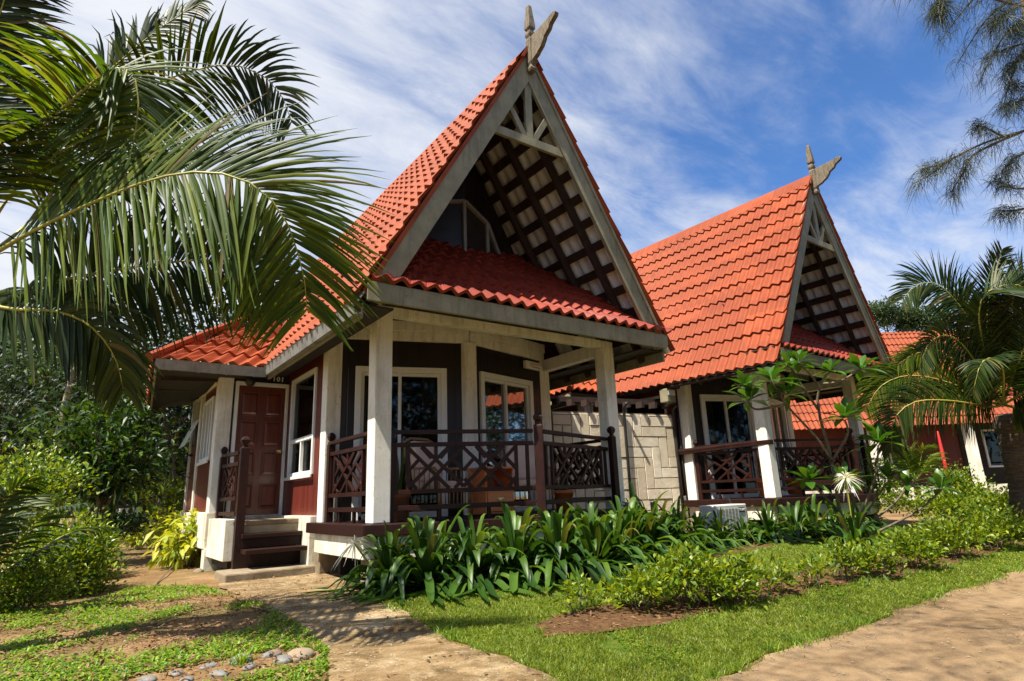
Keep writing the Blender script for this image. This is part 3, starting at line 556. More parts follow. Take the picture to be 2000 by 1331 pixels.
    mb = MB(); mb.box(xw-.06, xw+.12, 10.14, 12.78, .50, 1.02); mb.box(1.86, 2.7, 10.16, 10.3, .5, .955); P(mb, 'wing_plinth', MT['plinth'], bevel=.012)
    for (x, y) in ((1.80, 10.22), (1.82, 11.5), (1.82, 12.65)):
        mb = MB(); mb.box(x-.13, x+.13, y-.1, y+.1, .05, .51); P(mb, 'wing_pier', MT['plinth'], bevel=.01)
    window(10.60, 11.48, 1.82, 2.84, xw-.01, trans=0, nm=2)
    lv = MB(); lv.beam((xw-.02, 12.2, 2.62), (xw-.22, 12.2, 2.15), .62, .015, up=(1, 0, .4)); P(lv, 'window_flap', MT['frame'])
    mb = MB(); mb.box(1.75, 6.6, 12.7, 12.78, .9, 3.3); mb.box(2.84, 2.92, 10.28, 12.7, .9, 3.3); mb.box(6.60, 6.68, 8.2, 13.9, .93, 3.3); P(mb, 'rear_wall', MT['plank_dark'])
    # ---- bay wall with the two sliding doors
    for k in range(2):
        a, b = np.array(BAY[k]), np.array(BAY[k+1]); e = (b-a)/np.linalg.norm(b-a); Lw = np.linalg.norm(b-a); nn = np.array((e[1], -e[0]))   # nn faces the porch
        at = lambda u, off, z: (a[0]+e[0]*u+nn[0]*off, a[1]+e[1]*u+nn[1]*off, z)
        def slab(mb, u0, u1, o0, o1, z0, z1): return mb.hexa([at(u0, o0, z0), at(u1, o0, z0), at(u1, o1, z0), at(u0, o1, z0), at(u0, o0, z1), at(u1, o0, z1), at(u1, o1, z1), at(u0, o1, z1)])
        d0, d1 = (.30, 1.56) if k == 0 else (.26, 1.52); zt = 2.98
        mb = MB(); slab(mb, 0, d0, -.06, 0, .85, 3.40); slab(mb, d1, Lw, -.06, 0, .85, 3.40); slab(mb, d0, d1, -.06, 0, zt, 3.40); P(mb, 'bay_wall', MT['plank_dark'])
        mb = MB(); slab(mb, 0.0, Lw, -.07, .05, 3.38, 3.52); slab(mb, 0.0, Lw, -.075, .075, 3.52, 3.68); P(mb, 'bay_beam', MT['white'], bevel=.008)
        g = MB(); slab(g, d0+.05, d1-.05, -.05, -.03, .9, zt-.05); sd = P(g, 'sliding_door', MT['glass'])
        f = MB(); slab(f, d0-.03, d0+.055, -.05, .045, .85, zt); slab(f, d1-.055, d1+.03, -.05, .045, .85, zt); slab(f, d0+.055, d1-.055, -.051, .044, zt-.085, zt); um = (d0+d1)/2
        slab(f, um-.05, um-.005, -.03, .02, .9, zt-.085); slab(f, d0+.055, d0+.10, -.03, .005, .9, zt-.085); slab(f, d1-.10, d1-.055, -.03, .005, .9, zt-.085); slab(f, d0+.1, um-.05, -.028, .004, zt-.13, zt-.086); slab(f, um, d1-.1, -.028, .004, zt-.13, zt-.086); slab(f, d0+.1, d1-.1, -.028, .004, .85, .93)
        P(f, 'frame', MT['frame'], sd, bevel=.004)
        mb = MB(); nc = 70
        for (ca, cb) in ((d0-.05, d0+.42), (d1-.30, d1+.05)):
            uu = np.linspace(ca, cb, nc); ww = .022*np.sin(uu*62)+.012*np.sin(uu*23); mb.add([at(u, -.20+w, .87) for u, w in zip(uu, ww)]+[at(u, -.20+w*.8, zt) for u, w in zip(uu, ww)], [(i, i+1, nc+i+1, nc+i) for i in range(nc-1)])
        P(mb, 'curtain', MT['curtain'], smooth=True)
        # attic wall above the porch roof
        za, zb = [min(TIP_Z-.5, EAVE_Z+SL*((x-EAVE_X0) if x < TIP_X else (RX1-x)))-.06 for x in (BAY[k][0], BAY[k+1][0])]
        mb = MB(); mb.prism([at(0, 0, 3.66), at(Lw, 0, 3.66), at(Lw, 0, zb), at(0, 0, za)], (-nn[0]*.06, -nn[1]*.06, 0)); P(mb, 'attic_wall', MT['plank_dark'])
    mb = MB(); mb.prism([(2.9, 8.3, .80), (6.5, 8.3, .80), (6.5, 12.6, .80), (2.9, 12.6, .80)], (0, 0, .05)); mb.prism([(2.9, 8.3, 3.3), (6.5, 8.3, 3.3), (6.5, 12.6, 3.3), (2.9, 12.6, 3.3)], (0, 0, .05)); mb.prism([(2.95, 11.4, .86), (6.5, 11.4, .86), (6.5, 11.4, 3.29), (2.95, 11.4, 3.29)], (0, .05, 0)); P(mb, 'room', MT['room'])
    # attic window: flat head over the left leaf, falling head over the right
    g = MB(); g.prism([(3.98, 7.79, 4.9), (4.62, 7.575, 4.9), (4.62, 7.575, 5.72), (3.98, 7.79, 5.62)], (0, .02, 0)); g.prism([(4.66, 7.575, 4.9), (5.42, 7.78, 4.9), (5.14, 7.70, 5.50), (4.66, 7.575, 5.72)], (0, .02, 0)); aw = P(g, 'attic_window', MT['pipe'])
    f = MB()
    for p, q in (((3.95, 7.77, 5.64), (4.64, 7.54, 5.74)), ((4.64, 7.54, 5.74), (5.16, 7.68, 5.53)), ((5.16, 7.68, 5.53), (5.46, 7.77, 5.0)), ((4.62, 7.54, 5.74), (4.62, 7.54, 4.8)), ((5.14, 7.67, 5.53), (5.14, 7.67, 4.8))): f.beam(p, q, .055, .06, up=(0, -1, 0.1))
    P(f, 'frame', MT['gutter'], aw, bevel=.004)
    # ---- porch beams and ceiling
    mb = MB(); mb.box(2.76, 6.70, 6.57, 6.70, 3.30, 3.415); P(mb, 'front_beam', MT['white'], bevel=.006)
    mb = MB(); mb.box(2.77, 2.93, 6.72, 8.2, 3.38, 3.62); P(mb, 'porch_side_beam', MT['white'], bevel=.006)
    mb = MB(); mb.box(6.53, 6.68, 6.72, 8.1, 3.20, 3.40); P(mb, 'porch_side_beam', MT['white'], bevel=.006)
    mb = MB(); mb.box(2.765, 2.86, 8.4, 10.2, 3.30, 3.50); P(mb, 'wall_beam', MT['white'], bevel=.006)
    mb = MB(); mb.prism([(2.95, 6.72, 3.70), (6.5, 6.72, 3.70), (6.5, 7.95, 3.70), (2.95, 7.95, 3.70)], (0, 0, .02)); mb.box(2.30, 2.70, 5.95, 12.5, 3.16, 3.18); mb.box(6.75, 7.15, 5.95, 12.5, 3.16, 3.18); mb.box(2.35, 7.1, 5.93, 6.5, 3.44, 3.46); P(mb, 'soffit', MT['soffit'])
    # ---- main roof
    Y0, Y1 = 5.80, 14.6; ln = math.hypot(TIP_X-EAVE_X0, TIP_Z-EAVE_Z); rows = 13; rl = ln/rows
    for sgn in (1, -1):
        mb = MB()
        if sgn == 1: tiles(mb, (EAVE_X0, Y1, EAVE_Z), (0, -1, 0), (TIP_X-EAVE_X0, 0, TIP_Z-EAVE_Z), rows, rl, lambda v: 0, lambda v: Y1-Y0, seed=1)
        else: tiles(mb, (RX1, Y0, EAVE_Z), (0, 1, 0), (TIP_X-RX1, 0, TIP_Z-EAVE_Z), rows, rl, lambda v: 0, lambda v: Y1-Y0, seed=2)
        rf = P(mb, 'main_roof', MT['tile'])
        xs = (lambda t: EAVE_X0+(TIP_X-EAVE_X0)*t) if sgn == 1 else (lambda t: RX1+(TIP_X-RX1)*t)
        zs = lambda t: EAVE_Z+(TIP_Z-EAVE_Z)*t
        nx_, nz_ = -sgn*(TIP_Z-EAVE_Z)/ln, (TIP_X-EAVE_X0)/ln
        mb = MB(); per = 8; n = int((8.25-5.84)/.2*per); yy = np.linspace(5.84, 8.25, n+1)
        for r in range(rows):
            t0, t1 = r/rows, (r+1)/rows; w = .02*np.tanh(1.6*np.cos(2*math.pi*(yy-5.8)/.2))
            A = np.stack([xs(t0)-nx_*(.026-w)-0*yy, yy, zs(t0)-nz_*(.026-w)], 1); B = np.stack([xs(t1)-nx_*(.034-w), yy, zs(t1)-nz_*(.034-w)], 1)
            mb.add(np.concatenate([A, B]), [(i, i+1, n+2+i, n+1+i) for i in range(n)])
        P(mb, 'roof_underside', MT['tile_under'], rf)
        mb = MB()
        for r in range(rows):
            t = (r+.06)/rows; off = .075
            mb.beam((xs(t)-nx_*off, 5.95, zs(t)-nz_*off), (xs(t)-nx_*off, 8.2, zs(t)-nz_*off), .135, .06, up=(nx_, 0, nz_))
        P(mb, 'battens', MT['batten'], rf)
        for y in (6.3, 6.92, 7.54, 8.1):
            mb = MB(); off = .16; mb.beam((xs(.0)-nx_*off, y, zs(.0)-nz_*off), (xs(.97)-nx_*off, y, zs(.97)-nz_*off), .06, .13, up=(nx_, 0, nz_)); P(mb, 'rafter', MT['batten'], rf)
        # barge board
        mb = MB(); a = np.array((xs(0.035), 0, zs(.035))); b = np.array((TIP_X-sgn*.002, 0, TIP_Z-.03)); dn = np.array((-nx_, 0, -nz_))*.27
        p0, p1 = a+dn*.12, b; q1 = np.array((b[0], 0, b[2]-.27*ln/(TIP_X-EAVE_X0))); q0 = a+dn
        y0 = 5.85+(.0 if sgn == 1 else .003)
        mb.prism([(p[0], y0, p[2]) for p in ((p0, p1, q1, q0) if sgn == 1 else (p1, p0, q0, q1))], (0, .055, 0)); P(mb, 'barge_board', MT['barge'], bevel=.004)
        mb = MB(); mb.prism([(p[0], 5.835, p[2]) for p in (a+dn*.02, b+np.array((0, 0, .02)), b+np.array((0, 0, -.07)), a+dn*.22)], (0, .02, 0)); P(mb, 'barge_trim', MT['barge'] if sgn == -1 else MT['tile'])
    mb = MB()
    cap = [(-.155, -.24), (-.06, -.06), (0, .035), (.06, -.06), (.155, -.24), (.11, -.24), (0, -.04), (-.11, -.24)]
    mb.prism([(TIP_X+x, 5.79, TIP_Z+z+.01) for x, z in cap], (0, 8.8, 0)); P(mb, 'ridge_cap', MT['tile'])
    # gable timbers and horn
    bm = lambda n, p, q, w, yo=0: P(MB().beam((p[0], 5.90+yo, p[1]), (q[0], 5.90+yo, q[1]), w, .05, up=(0, -1, 0)), n, MT['barge'], bevel=.004)
    bm('collar_beam', (3.98, 5.96), (5.48, 5.96), .13); bm('king_post', (4.73, 6.03), (4.73, 7.1), .12, .004)
    bm('brace', (4.64, 6.03), (4.30, 6.60), .09, .008); bm('brace', (4.82, 6.03), (5.16, 6.60), .09, .008)
    mb = MB()
    prof = [(7.06, .055), (7.10, .075), (7.16, .05), (7.20, .072), (7.55, .072), (7.60, .074), (7.63, .05), (7.68, .078), (7.72, .078), (7.76, .048), (7.80, .08), (7.85, .08), (8.20, .042), (8.23, .025)]
    fx, fy = 4.75, 5.79; vs = [(fx+sx*r*.76, fy+sy*r*.76, z) for z, r in prof for sx, sy in ((-1, -1), (1, -1), (1, 1), (-1, 1))]
    mb.add(vs, [(3, 2, 1, 0), tuple(range(len(vs)-4, len(vs)))]+[(i*4+k, i*4+(k+1) % 4, i*4+4+(k+1) % 4, i*4+4+k) for i in range(len(prof)-1) for k in range(4)])
    P(mb, 'finial_post', MT['old_wood'], bevel=.006)
    horn = [(5.77, 7.20), (5.72, 7.22), (5.62, 7.25), (5.60, 7.27), (5.52, 7.31), (5.46, 7.38), (5.44, 7.42), (5.34, 7.47), (5.30, 7.53), (5.19, 7.585), (5.17, 7.63), (5.21, 7.665), (5.40, 7.64), (5.77, 7.62)]
    mb = MB(); mb.prism([(4.715, y, z) for y, z in horn], (.07, 0, 0)); P(mb, 'gable_horn', MT['old_wood'], bevel=.005)
    # ---- porch roof (lower front slope) and its fascia
    ez, ey, kz = 3.42, 5.77, .815; th = math.hypot(1, kz); nrow = 9; rr = 2.33*th/nrow
    zl = lambda v: ez+v*kz/th
    u0 = lambda v: EAVE_X0+(zl(v)-EAVE_Z)/SL+(.0 if v < .1 else .02)-2.3; u1 = lambda v: RX1-(zl(v)-EAVE_Z)/SL-.02-2.3+(.12 if v < .1 else 0)
    mb = MB(); tiles(mb, (2.3, ey, ez), (1, 0, 0), (0, 1, kz), nrow, rr, u0, u1, wave=.205, amp=.034, step=.036, seed=3); pr = P(mb, 'porch_roof', MT['tile_shaded'])
    mb = MB(); mb.box(2.33, 7.12, 5.80, 5.845, 3.18, 3.40); mb.hexa([(7.12, 5.80, 3.2), (7.165, 5.80, 3.24), (7.165, 5.845, 3.24), (7.12, 5.845, 3.2), (7.12, 5.80, 3.40), (7.165, 5.80, 3.38), (7.165, 5.845, 3.38), (7.12, 5.845, 3.40)]); P(mb, 'fascia', MT['barge'], bevel=.005)
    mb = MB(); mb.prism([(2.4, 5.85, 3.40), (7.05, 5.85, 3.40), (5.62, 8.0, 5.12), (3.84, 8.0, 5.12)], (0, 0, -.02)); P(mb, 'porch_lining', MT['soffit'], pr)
    for sx in (2.29, 7.13):
        mb = MB(); mb.box(sx, sx+.035, 5.90, 9.7 if sx < 3 else 12.8, 3.0, 3.15); P(mb, 'eave_fascia', MT['barge'])
    # ---- gutters
    def gutter(p, q, side):
        mb = MB(); p, q = np.array(p, float), np.array(q, float); s = np.array(side, float)*.13; z = lambda v: np.array((0, 0, v))
        ring = [z(.0)+s*0, z(-.13)+s*.1, z(-.14)+s*.75, z(-.01)+s*1.0, z(.0)+s*1.06, z(.0)+s*.92, z(-.12)+s*.7, z(-.11)+s*.18, z(0)+s*.1]
        mb.prism([p+r for r in ring], q-p); g = P(mb, 'gutter', MT['gutter'])
        for t in (.12, .37, .62, .88):
            c0 = p+(q-p)*t; b = MB(); e = unit(q-p)*.018; b.prism([c0+r*1.06+z(-.002) for r in ring[:5]]+[c0+s*1.0+z(.012), c0+z(.012)], e); P(b, 'gutter_bracket', MT['gutter'], g)
    gutter((2.19+.12, 9.50, 3.16), (2.19+.12, 5.86, 3.16), (-1, 0, 0)); gutter((.74, 9.58, 3.13), (2.22, 9.58, 3.13), (0, -1, 0))
    # ---- wing roof: front slope with hip, left slope
    kt = .74; tv = math.hypot(1, kt); L1 = 2.1
    mb = MB(); tiles(mb, (.70, 9.50, 3.14), (1, 0, 0), (0, 1, kt), 7, L1*tv/7, lambda v: v/tv, lambda v: 1.60+v/tv*.55, wave=.205, amp=.033, step=.036, seed=4); wr = P(mb, 'wing_roof', MT['tile'])
    mb = MB(); tiles(mb, (.98, 13.2, 2.95), (-.28, -3.70, .19), (1, 0, .80), 6, .36, lambda v: 0, lambda v: 3.72-v*.78, wave=.205, amp=.033, step=.036, seed=5); P(mb, 'wing_side_roof', MT['tile'], wr)
    mb = MB(); mb.tube([(.66, 9.46, 3.15), (1.3, 10.1, 3.66), (2.7, 11.5, 4.72)], [.06, .06, .06], 8); P(mb, 'hip_cap', MT['tile'], wr)
    mb = MB(); mb.prism([(.74, 9.55, 3.10), (1.02, 13.1, 2.92), (1.02, 13.1, 2.78), (.74, 9.55, 2.95)], (.03, 0, 0)); P(mb, 'wing_fascia', MT['barge'])
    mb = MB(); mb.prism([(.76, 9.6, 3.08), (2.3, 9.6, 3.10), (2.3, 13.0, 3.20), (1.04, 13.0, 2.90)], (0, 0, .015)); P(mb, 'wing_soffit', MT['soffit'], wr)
    for y in (10.3, 11.2, 12.1): P(MB().beam((.85+.08*(y-9.6), y, 3.02), (1.72, y, 3.06), .05, .09), 'wing_joist', MT['batten'], wr)
    # ---- railings
    def railing(p, q, lat=True):
        mb = MB(); p, q = np.array(p, float), np.array(q, float)
        for z, w, h in ((1.875, .07, .045), (1.725, .06, .05), (1.185, .06, .05), (1.005, .06, .055)): mb.beam((*p, z), (*q, z), w, h)
        m = (p+q)/2
        for t in (.33, .67): c_ = p+(q-p)*t; mb.beam((*c_, .85), (*c_, .98), .04, .04, up=(1, 0, 0))
        panel_lattice(mb, p, q, 1.21, 1.70); return P(mb, 'railing', MT['rail_wood'], bevel=.003)
    railing((2.80, 8.16), (2.80, 6.76)); railing((2.97, 6.62), (4.61, 5.99)); railing((4.76, 5.99), (6.49, 6.62)); railing((6.61, 6.76), (6.61, 8.08))
    def newel(x, y, z0, z1, rot=0.0, w=.045, par=root):
        pr_ = [(z0, w), (z1-.16, w), (z1-.14, w*.55), (z1-.115, w*.5), (z1-.09, w*.9), (z1-.05, w*1.05), (z1-.02, w*.75), (z1, w*.3)]; n = 4; vs = []
        for z, r in pr_:
            for k in range(4): an = R_(45+rot)+k*math.pi/2; vs.append((x+r*1.414*math.cos(an), y+r*1.414*math.sin(an), z))
        mb = MB(); mb.add(vs, [(3, 2, 1, 0), tuple(range(len(vs)-4, len(vs)))]+[(i*4+k, i*4+(k+1) % 4, i*4+4+(k+1) % 4, i*4+4+k) for i in range(len(pr_)-1) for k in range(4)])
        return P(mb, 'newel_post', MT['rail_wood'], par, bevel=.004)
    newel(4.68, 5.95, .70, 2.10, 45, .055); newel(2.80, 8.12, .85, 2.02); newel(6.52, 6.52, .85, 2.06); newel(2.98, 6.60, .85, 1.88, 0, .04)
    # ---- landing and steps
    mb = MB(); mb.box(1.80, 2.74, 8.95, 10.19, .84, .90); P(mb, 'landing', MT['concrete'], bevel=.006)
    mb = MB(); mb.box(1.86, 2.72, 8.965, 9.03, .735, .84); P(mb, 'landing_riser', MT['step_stone'], bevel=.006)
    mb = MB(); mb.box(1.78, 2.74, 9.03, 10.1, .3, .83); P(mb, 'landing_base', MT['soffit'])
    for (y0, y1, z, x1) in ((8.74, 8.99, .735, 2.70), (8.50, 8.78, .55, 2.78)):
        mb = MB(); mb.box(1.88, x1, y0, y1, z-.055, z); P(mb, 'step', MT['dark_wood'], bevel=.006)
    mb = MB(); mb.box(1.90, 2.68, 8.79, 8.82, .56, .68); mb.box(1.90, 2.70, 8.80, 8.85, .3, .5); P(mb, 'step_riser', MT['dark_wood'])
    mb = MB(); mb.hexa([(1.60, 8.22, .10), (2.80, 8.32, .10), (2.80, 8.92, .10), (1.60, 8.92, .10), (1.61, 8.23, .31), (2.79, 8.34, .31), (2.78, 8.9, .31), (1.62, 8.9, .31)]); P(mb, 'step_base', MT['concrete'], bevel=.02)
    newel(1.86, 8.86, .30, 2.02, 0, .055); newel(1.82, 10.05, .9, 1.98, 0, .045)
    mb = MB(); mb.beam((1.82, 8.9, 1.80), (1.82, 10.05, 1.84), .07, .045); mb.beam((1.82, 8.9, 1.66), (1.82, 10.05, 1.68), .05, .05); mb.beam((1.82, 8.9, 1.2), (1.82, 10.05, 1.2), .05, .05); mb.beam((1.82, 8.9, 1.0), (1.82, 10.05, 1.0), .05, .05); panel_lattice(mb, (1.82, 8.98), (1.82, 9.98), 1.22, 1.64, .024); P(mb, 'stair_railing', MT['rail_wood'])
    mb = MB(); mb.box(1.70, 1.84, 8.95, 10.14, .40, .93); P(mb, 'landing_side', MT['plinth'], bevel=.01)
    return root
HOUSE = make_house('nearest white and red bungalow with tall red tiled gable, porch and door 101')
def copy_tree(o, parent=None):
    c = o.copy(); COL.objects.link(c)
    if parent is not None: c.parent = parent
    for ch in [x for x in bpy.data.objects if x.parent == o]: copy_tree(ch, c)
    return c
H2A, H2X, H2Y = 0.024, 7.604, -0.351
def t2(x, y, z=0.0):
    c, s = math.cos(H2A), math.sin(H2A); return np.array((c*x-s*y+H2X, s*x+c*y+H2Y, z+0.033))
kids = {}
for o in bpy.data.objects: kids.setdefault(o.parent, []).append(o)
def dup(o, parent=None):
    if o.name.split('.')[0] in ('door_number', 'gutter', 'eave_fascia'): return None
    c = o.copy(); COL.objects.link(c)
    if parent is not None: c.parent = parent
    for ch in kids.get(o, []): dup(ch, c)
    return c
HOUSE2 = dup(HOUSE); HOUSE2.location = t2(4.73, 8.0, 0.2); HOUSE2.rotation_euler = (0, 0, H2A)
HOUSE2['label'] = 'second red roofed bungalow, behind the stone wall and the plumeria'
for o in (HOUSE, HOUSE2): o['group'] = 'matching bungalows along the lawn'
mb = MB(); o2 = (4.73, 8.0, 0.2)
mb.prism([(2.62, 8.66, 1.74), (2.60, 8.72, 1.80), (2.62, 8.72, 1.86), (2.74, 6.5, 1.88), (2.74, 6.5, 1.80)], (.14, 0, 0)); mb.build('rail_board', MT['rail_wood'], HOUSE2, o2, .006)
mb = MB(); mb.prism([(6.70, 6.9, 1.715), (7.03, 6.9, 1.73), (7.06, 6.9, 1.76), (7.05, 6.9, 1.81), (7.02, 6.9, 1.83), (6.70, 6.9, 1.815)], (0, .14, 0)); mb.build('rail_board', MT['rail_wood'], HOUSE, o2, .008)
# ------------------------------------------------------------------ stone courtyard wall, pipes, outdoor unit
def stone_wall():
    ux = np.array((math.cos(R_(-10)), math.sin(R_(-10)))); A2 = t2(2.66, 8.52)[:2]; Lw = 2.9; A1 = A2-ux*Lw; nrm = np.array((ux[1], -ux[0]))
    root = thing('stone_wall', 'cream sandstone block wall between the two bungalows', 'wall', (*A1, .15)); org = (*A1, .15)
    P3 = lambda u, o, z: np.array((A1[0]+ux[0]*u+nrm[0]*o, A1[1]+ux[1]*u+nrm[1]*o, z))
    def bl(mb, u0, u1, o0, o1, z0, z1): mb.hexa([P3(u0, o0, z0), P3(u1, o0, z0), P3(u1, o1, z0), P3(u0, o1, z0), P3(u0, o0, z1), P3(u1, o0, z1), P3(u1, o1, z1), P3(u0, o1, z1)])
    mb = MB(); bl(mb, 0, Lw, -.18, .0, .05, 2.62); mb.build('core', MT['mortar'], root, org)
    mb = MB(); w = .205; rng = random.Random(3); ni, nj = int(Lw/w)+1, 13; z0 = .10; done = set()
    for i in range(-3, ni+3):
        for j in range(-3, nj+3):
            k = (i-j) % 6
            if k == 0: a, b, c, d = i*w, (i+3)*w, j*w, (j+1)*w
            elif k == 5: a, b, c, d = i*w, (i+1)*w, j*w, (j+3)*w
            else: continue
            a, b = max(a, 0), min(b, Lw); c, d = max(c+z0, .12), min(d+z0, 2.6)
            if b-a < .03 or d-c < .03: continue
            g = .006; o = .014+rng.uniform(0, .014); e = .006
            q = [P3(a+g, 0, c+g), P3(b-g, 0, c+g), P3(b-g, 0, d-g), P3(a+g, 0, d-g), P3(a+g+e, o, c+g+e), P3(b-g-e, o, c+g+e), P3(b-g-e, o, d-g-e), P3(a+g+e, o, d-g-e)]
            mb.hexa(q)
    mb.build('cladding', MT['stone'], root, org)
    for k, u in enumerate((1.62, Lw-.03)):
        mb = MB(); mb.tube([P3(u, .06, .2), P3(u, .06, 2.0), P3(u, .065, 2.62), P3(u-.02, .10, 2.72), P3(u-.05, .25, 2.78)], .03, 8); mb.build('pipe', MT['pipe'], root, org, smooth=True)
    mb = MB(); mb.tube([P3(Lw+.1, .08, .4), P3(Lw+.07, .08, 1.6), P3(Lw+.05, .1, 2.9)], .02, 7); mb.build('pipe', MT['pipe'], root, org, smooth=True)
    for i in range(9):                                      # short joists carried under the eave
        u = .1+i*.33; mb = MB(); mb.beam(P3(u, -.1, 2.80), P3(u, .10, 2.79), .06, .12); mb.build('joist', MT['batten'], root, org)
    mb = MB(); mb.beam(P3(0, -.14, 2.88), P3(Lw, -.14, 2.88), .08, .10); mb.build('wall_plate', MT['batten'], root, org)
    return P3, Lw
SW, SWL = stone_wall()
def ac_unit():
    a = on_y(1352, 1000, 0)  # direction only
    c0 = at_depth(1412, 992, 10.1); c0[2] = .22
    root = thing('outdoor_unit', 'cream outdoor air conditioner unit among the lilies by the stone wall', 'air conditioner', c0, H2A)
    mb = MB(); mb.box(-.44, .44, -.16, .16, .03, .60); mb.build('casing', MT['ac'], root, bevel=.015)
    mb = MB(); mb.box(-.40, .18, -.168, -.162, .07, .54); mb.build('grille', MT['ac_dark'], root)
    mb = MB()
    for k in range(22): mb.box(-.40, .18, -.178, -.17, .075+k*.0215, .083+k*.0215)
    for k in range(7): mb.box(-.395+k*.092, -.385+k*.092, -.179, -.171, .07, .54)
    mb.build('grille_bars', MT['ac'], root)
    mb = MB(); mb.box(.215, .365, -.166, -.1605, .47, .545); mb.build('badge', MT['ink'], root)
    cu = bpy.data.curves.new('t', 'FONT'); cu.body = 'YORK'; cu.size = .058; cu.extrude = .002; cu.align_x = 'CENTER'; cu.offset = .001
    o = text_mesh(cu, 'badge_lettering', MT['letter']); o.parent = root; o.location = (.29, -.168, .489); o.rotation_euler = (R_(90), 0, 0)
    mb = MB(); mb.box(.385, .43, -.172, -.15, .28, .52); mb.box(.39, .425, -.178, -.17, .3, .5); mb.build('side_handle', MT['ac_dark'], root, bevel=.006)
    mb = MB(); mb.tube([(.44, .0, .2), (.5, .02, .18), (.52, .1, .3), (.5, .2, .7)], .015, 7); mb.build('pipe', MT['pipe'], root)
    for sx in (-.3, .3):
        mb = MB(); mb.box(sx-.05, sx+.05, -.15, .15, -.04, .03); mb.build('foot', MT['ac_dark'], root)
ac_unit()
def fluorescent(c, rz, label):
    root = thing('light_fitting', label, 'light fitting', c, rz)
    mb = MB(); mb.box(-.21, .21, -.0, .07, -.06, .07); mb.build('housing', MT['frame'], root, bevel=.008)
    mb = MB(); mb.box(-.10, .205, -.012, -.001, -.045, .045); mb.build('cover', MT['ac'], root, bevel=.004)
    mb = MB(); mb.tube([(-.08, -.025, .0), (.19, -.025, .0)], .012, 8); mb.build('tube', MT['letter'], root, smooth=True)
    mb = MB(); mb.box(-.06, .16, -.0135, -.0125, -.034, -.022); mb.build('red_stripe', MT['red'], root)
p_ = np.array(BAY[1])+(np.array(BAY[2])-np.array(BAY[1]))*.80; nn_ = unit((BAY[2][1]-BAY[1][1], -(BAY[2][0]-BAY[1][0])))
fluorescent((p_[0]+nn_[0]*.10, p_[1]+nn_[1]*.10, 3.24), math.atan2(BAY[2][1]-BAY[1][1], BAY[2][0]-BAY[1][0]), 'white emergency light box fixed over the right sliding door of the porch')
c_ = t2(2.35, 8.35, 2.95); root = thing('electric_box', 'white electric box hanging under the eave of the second bungalow', 'electric box', c_, H2A)
mb = MB(); mb.box(-.13, .13, -.1, .1, -.16, .12); mb.build('box_body', MT['barge'], root, bevel=.015); mb = MB(); mb.box(-.11, .11, -.112, -.1, -.02, .09); mb.build('cover', MT['ac'], root, bevel=.004); mb = MB(); mb.tube([(0, 0, .14), (0, 0.02, .3)], .02, 7); mb.build('conduit', MT['pipe'], root); mb = MB(); mb.beam((-.17, -.06, -.24), (.17, -.06, -.16), .05, .03); mb.build('bracket', MT['batten'], root)
# ------------------------------------------------------------------ porch furniture
def chair(c, rz, label):
    root = thing('rattan_chair', label, 'armchair', c, rz, 'rattan armchairs on the porch')
    for sx in (-.29, .29):
        mb = MB(); mb.tube([(sx, -.30, 0), (sx, -.30, .3), (sx, -.29, .56), (sx, -.22, .62), (sx, .1, .63), (sx, .26, .66)], .018, 8); mb.build('front_leg', MT['rattan'], root, smooth=True)
        mb = MB(); mb.tube([(sx, .26, 0), (sx, .27, .4), (sx*.95, .36, .98)], .018, 8); mb.build('rear_leg', MT['rattan'], root, smooth=True)
    mb = MB()
    for z in (.16, .33): mb.tube([(-.29, -.30, z), (.29, -.30, z)], .016, 8)
    for k in range(8): mb.tube([(-.25+k*.0714, -.30, .16), (-.25+k*.0714, -.30, .33)], .009, 6)
    for sx in (-.29, .29):
        for z in (.16, .33): mb.tube([(sx, -.3, z), (sx, .27, z)], .014, 7)
        for k in range(6): mb.tube([(sx, -.22+k*.09, .34), (sx, -.22+k*.09, .62)], .008, 6)
    mb.build('cane_frame', MT['rattan'], root, smooth=True)
    mb = MB(); mb.tube([(-.28, .36, .98), (-.15, .38, 1.04), (.15, .38, 1.04), (.28, .36, .98)], .018, 8); mb.build('back_rail', MT['rattan'], root, smooth=True)
    mb = MB(); mb.box(-.27, .27, -.29, .24, .34, .46); mb.build('seat_cushion', MT['cushion'], root, bevel=.05, smooth=True)
    mb = MB(); mb.hexa([(-.25, .13, .46), (.25, .13, .46), (.25, .26, .46), (-.25, .26, .46), (-.22, .25, 1.0), (.22, .25, 1.0), (.22, .37, 1.0), (-.22, .37, 1.0)]); mb.build('back_cushion', MT['cushion'], root, bevel=.055, smooth=True)
chair((3.86, 7.05, .85), R_(16), 'left rattan armchair with beige cushions, next to the snake plant')
chair((5.32, 7.10, .85), R_(-22), 'right rattan armchair with beige cushions, by the middle newel post')
def cabinet(c, rz):
    root = thing('side_cabinet', 'orange varnished wooden cabinet with brass drawer pull on the porch', 'cabinet', c, rz)
    mb = MB(); mb.box(-.24, -.215, -.2, .2, .03, .60); mb.box(.215, .24, -.2, .2, .03, .60); mb.box(-.215, .215, .18, .2, .03, .60); mb.box(-.215, .215, -.195, .18, .03, .05); mb.box(-.215, .215, -.195, .18, .33, .35); mb.build('carcass', MT['orange_wood'], root)
    mb = MB(); mb.box(-.27, .27, -.23, .22, .60, .63); mb.build('cabinet_top', MT['orange_wood'], root, bevel=.008)
    mb = MB(); mb.box(-.21, .21, -.212, -.19, .055, .325); dr = mb.build('drawer', MT['orange_wood'], root, bevel=.006)
    mb = MB(); mb.box(-.05, .05, -.216, -.2125, .19, .23); mb.tube([(-.04, -.22, .21), (-.035, -.245, .19), (0, -.25, .18), (.035, -.245, .19), (.04, -.22, .21)], .006, 7); mb.build('drawer_pull', MT['brass'], dr)
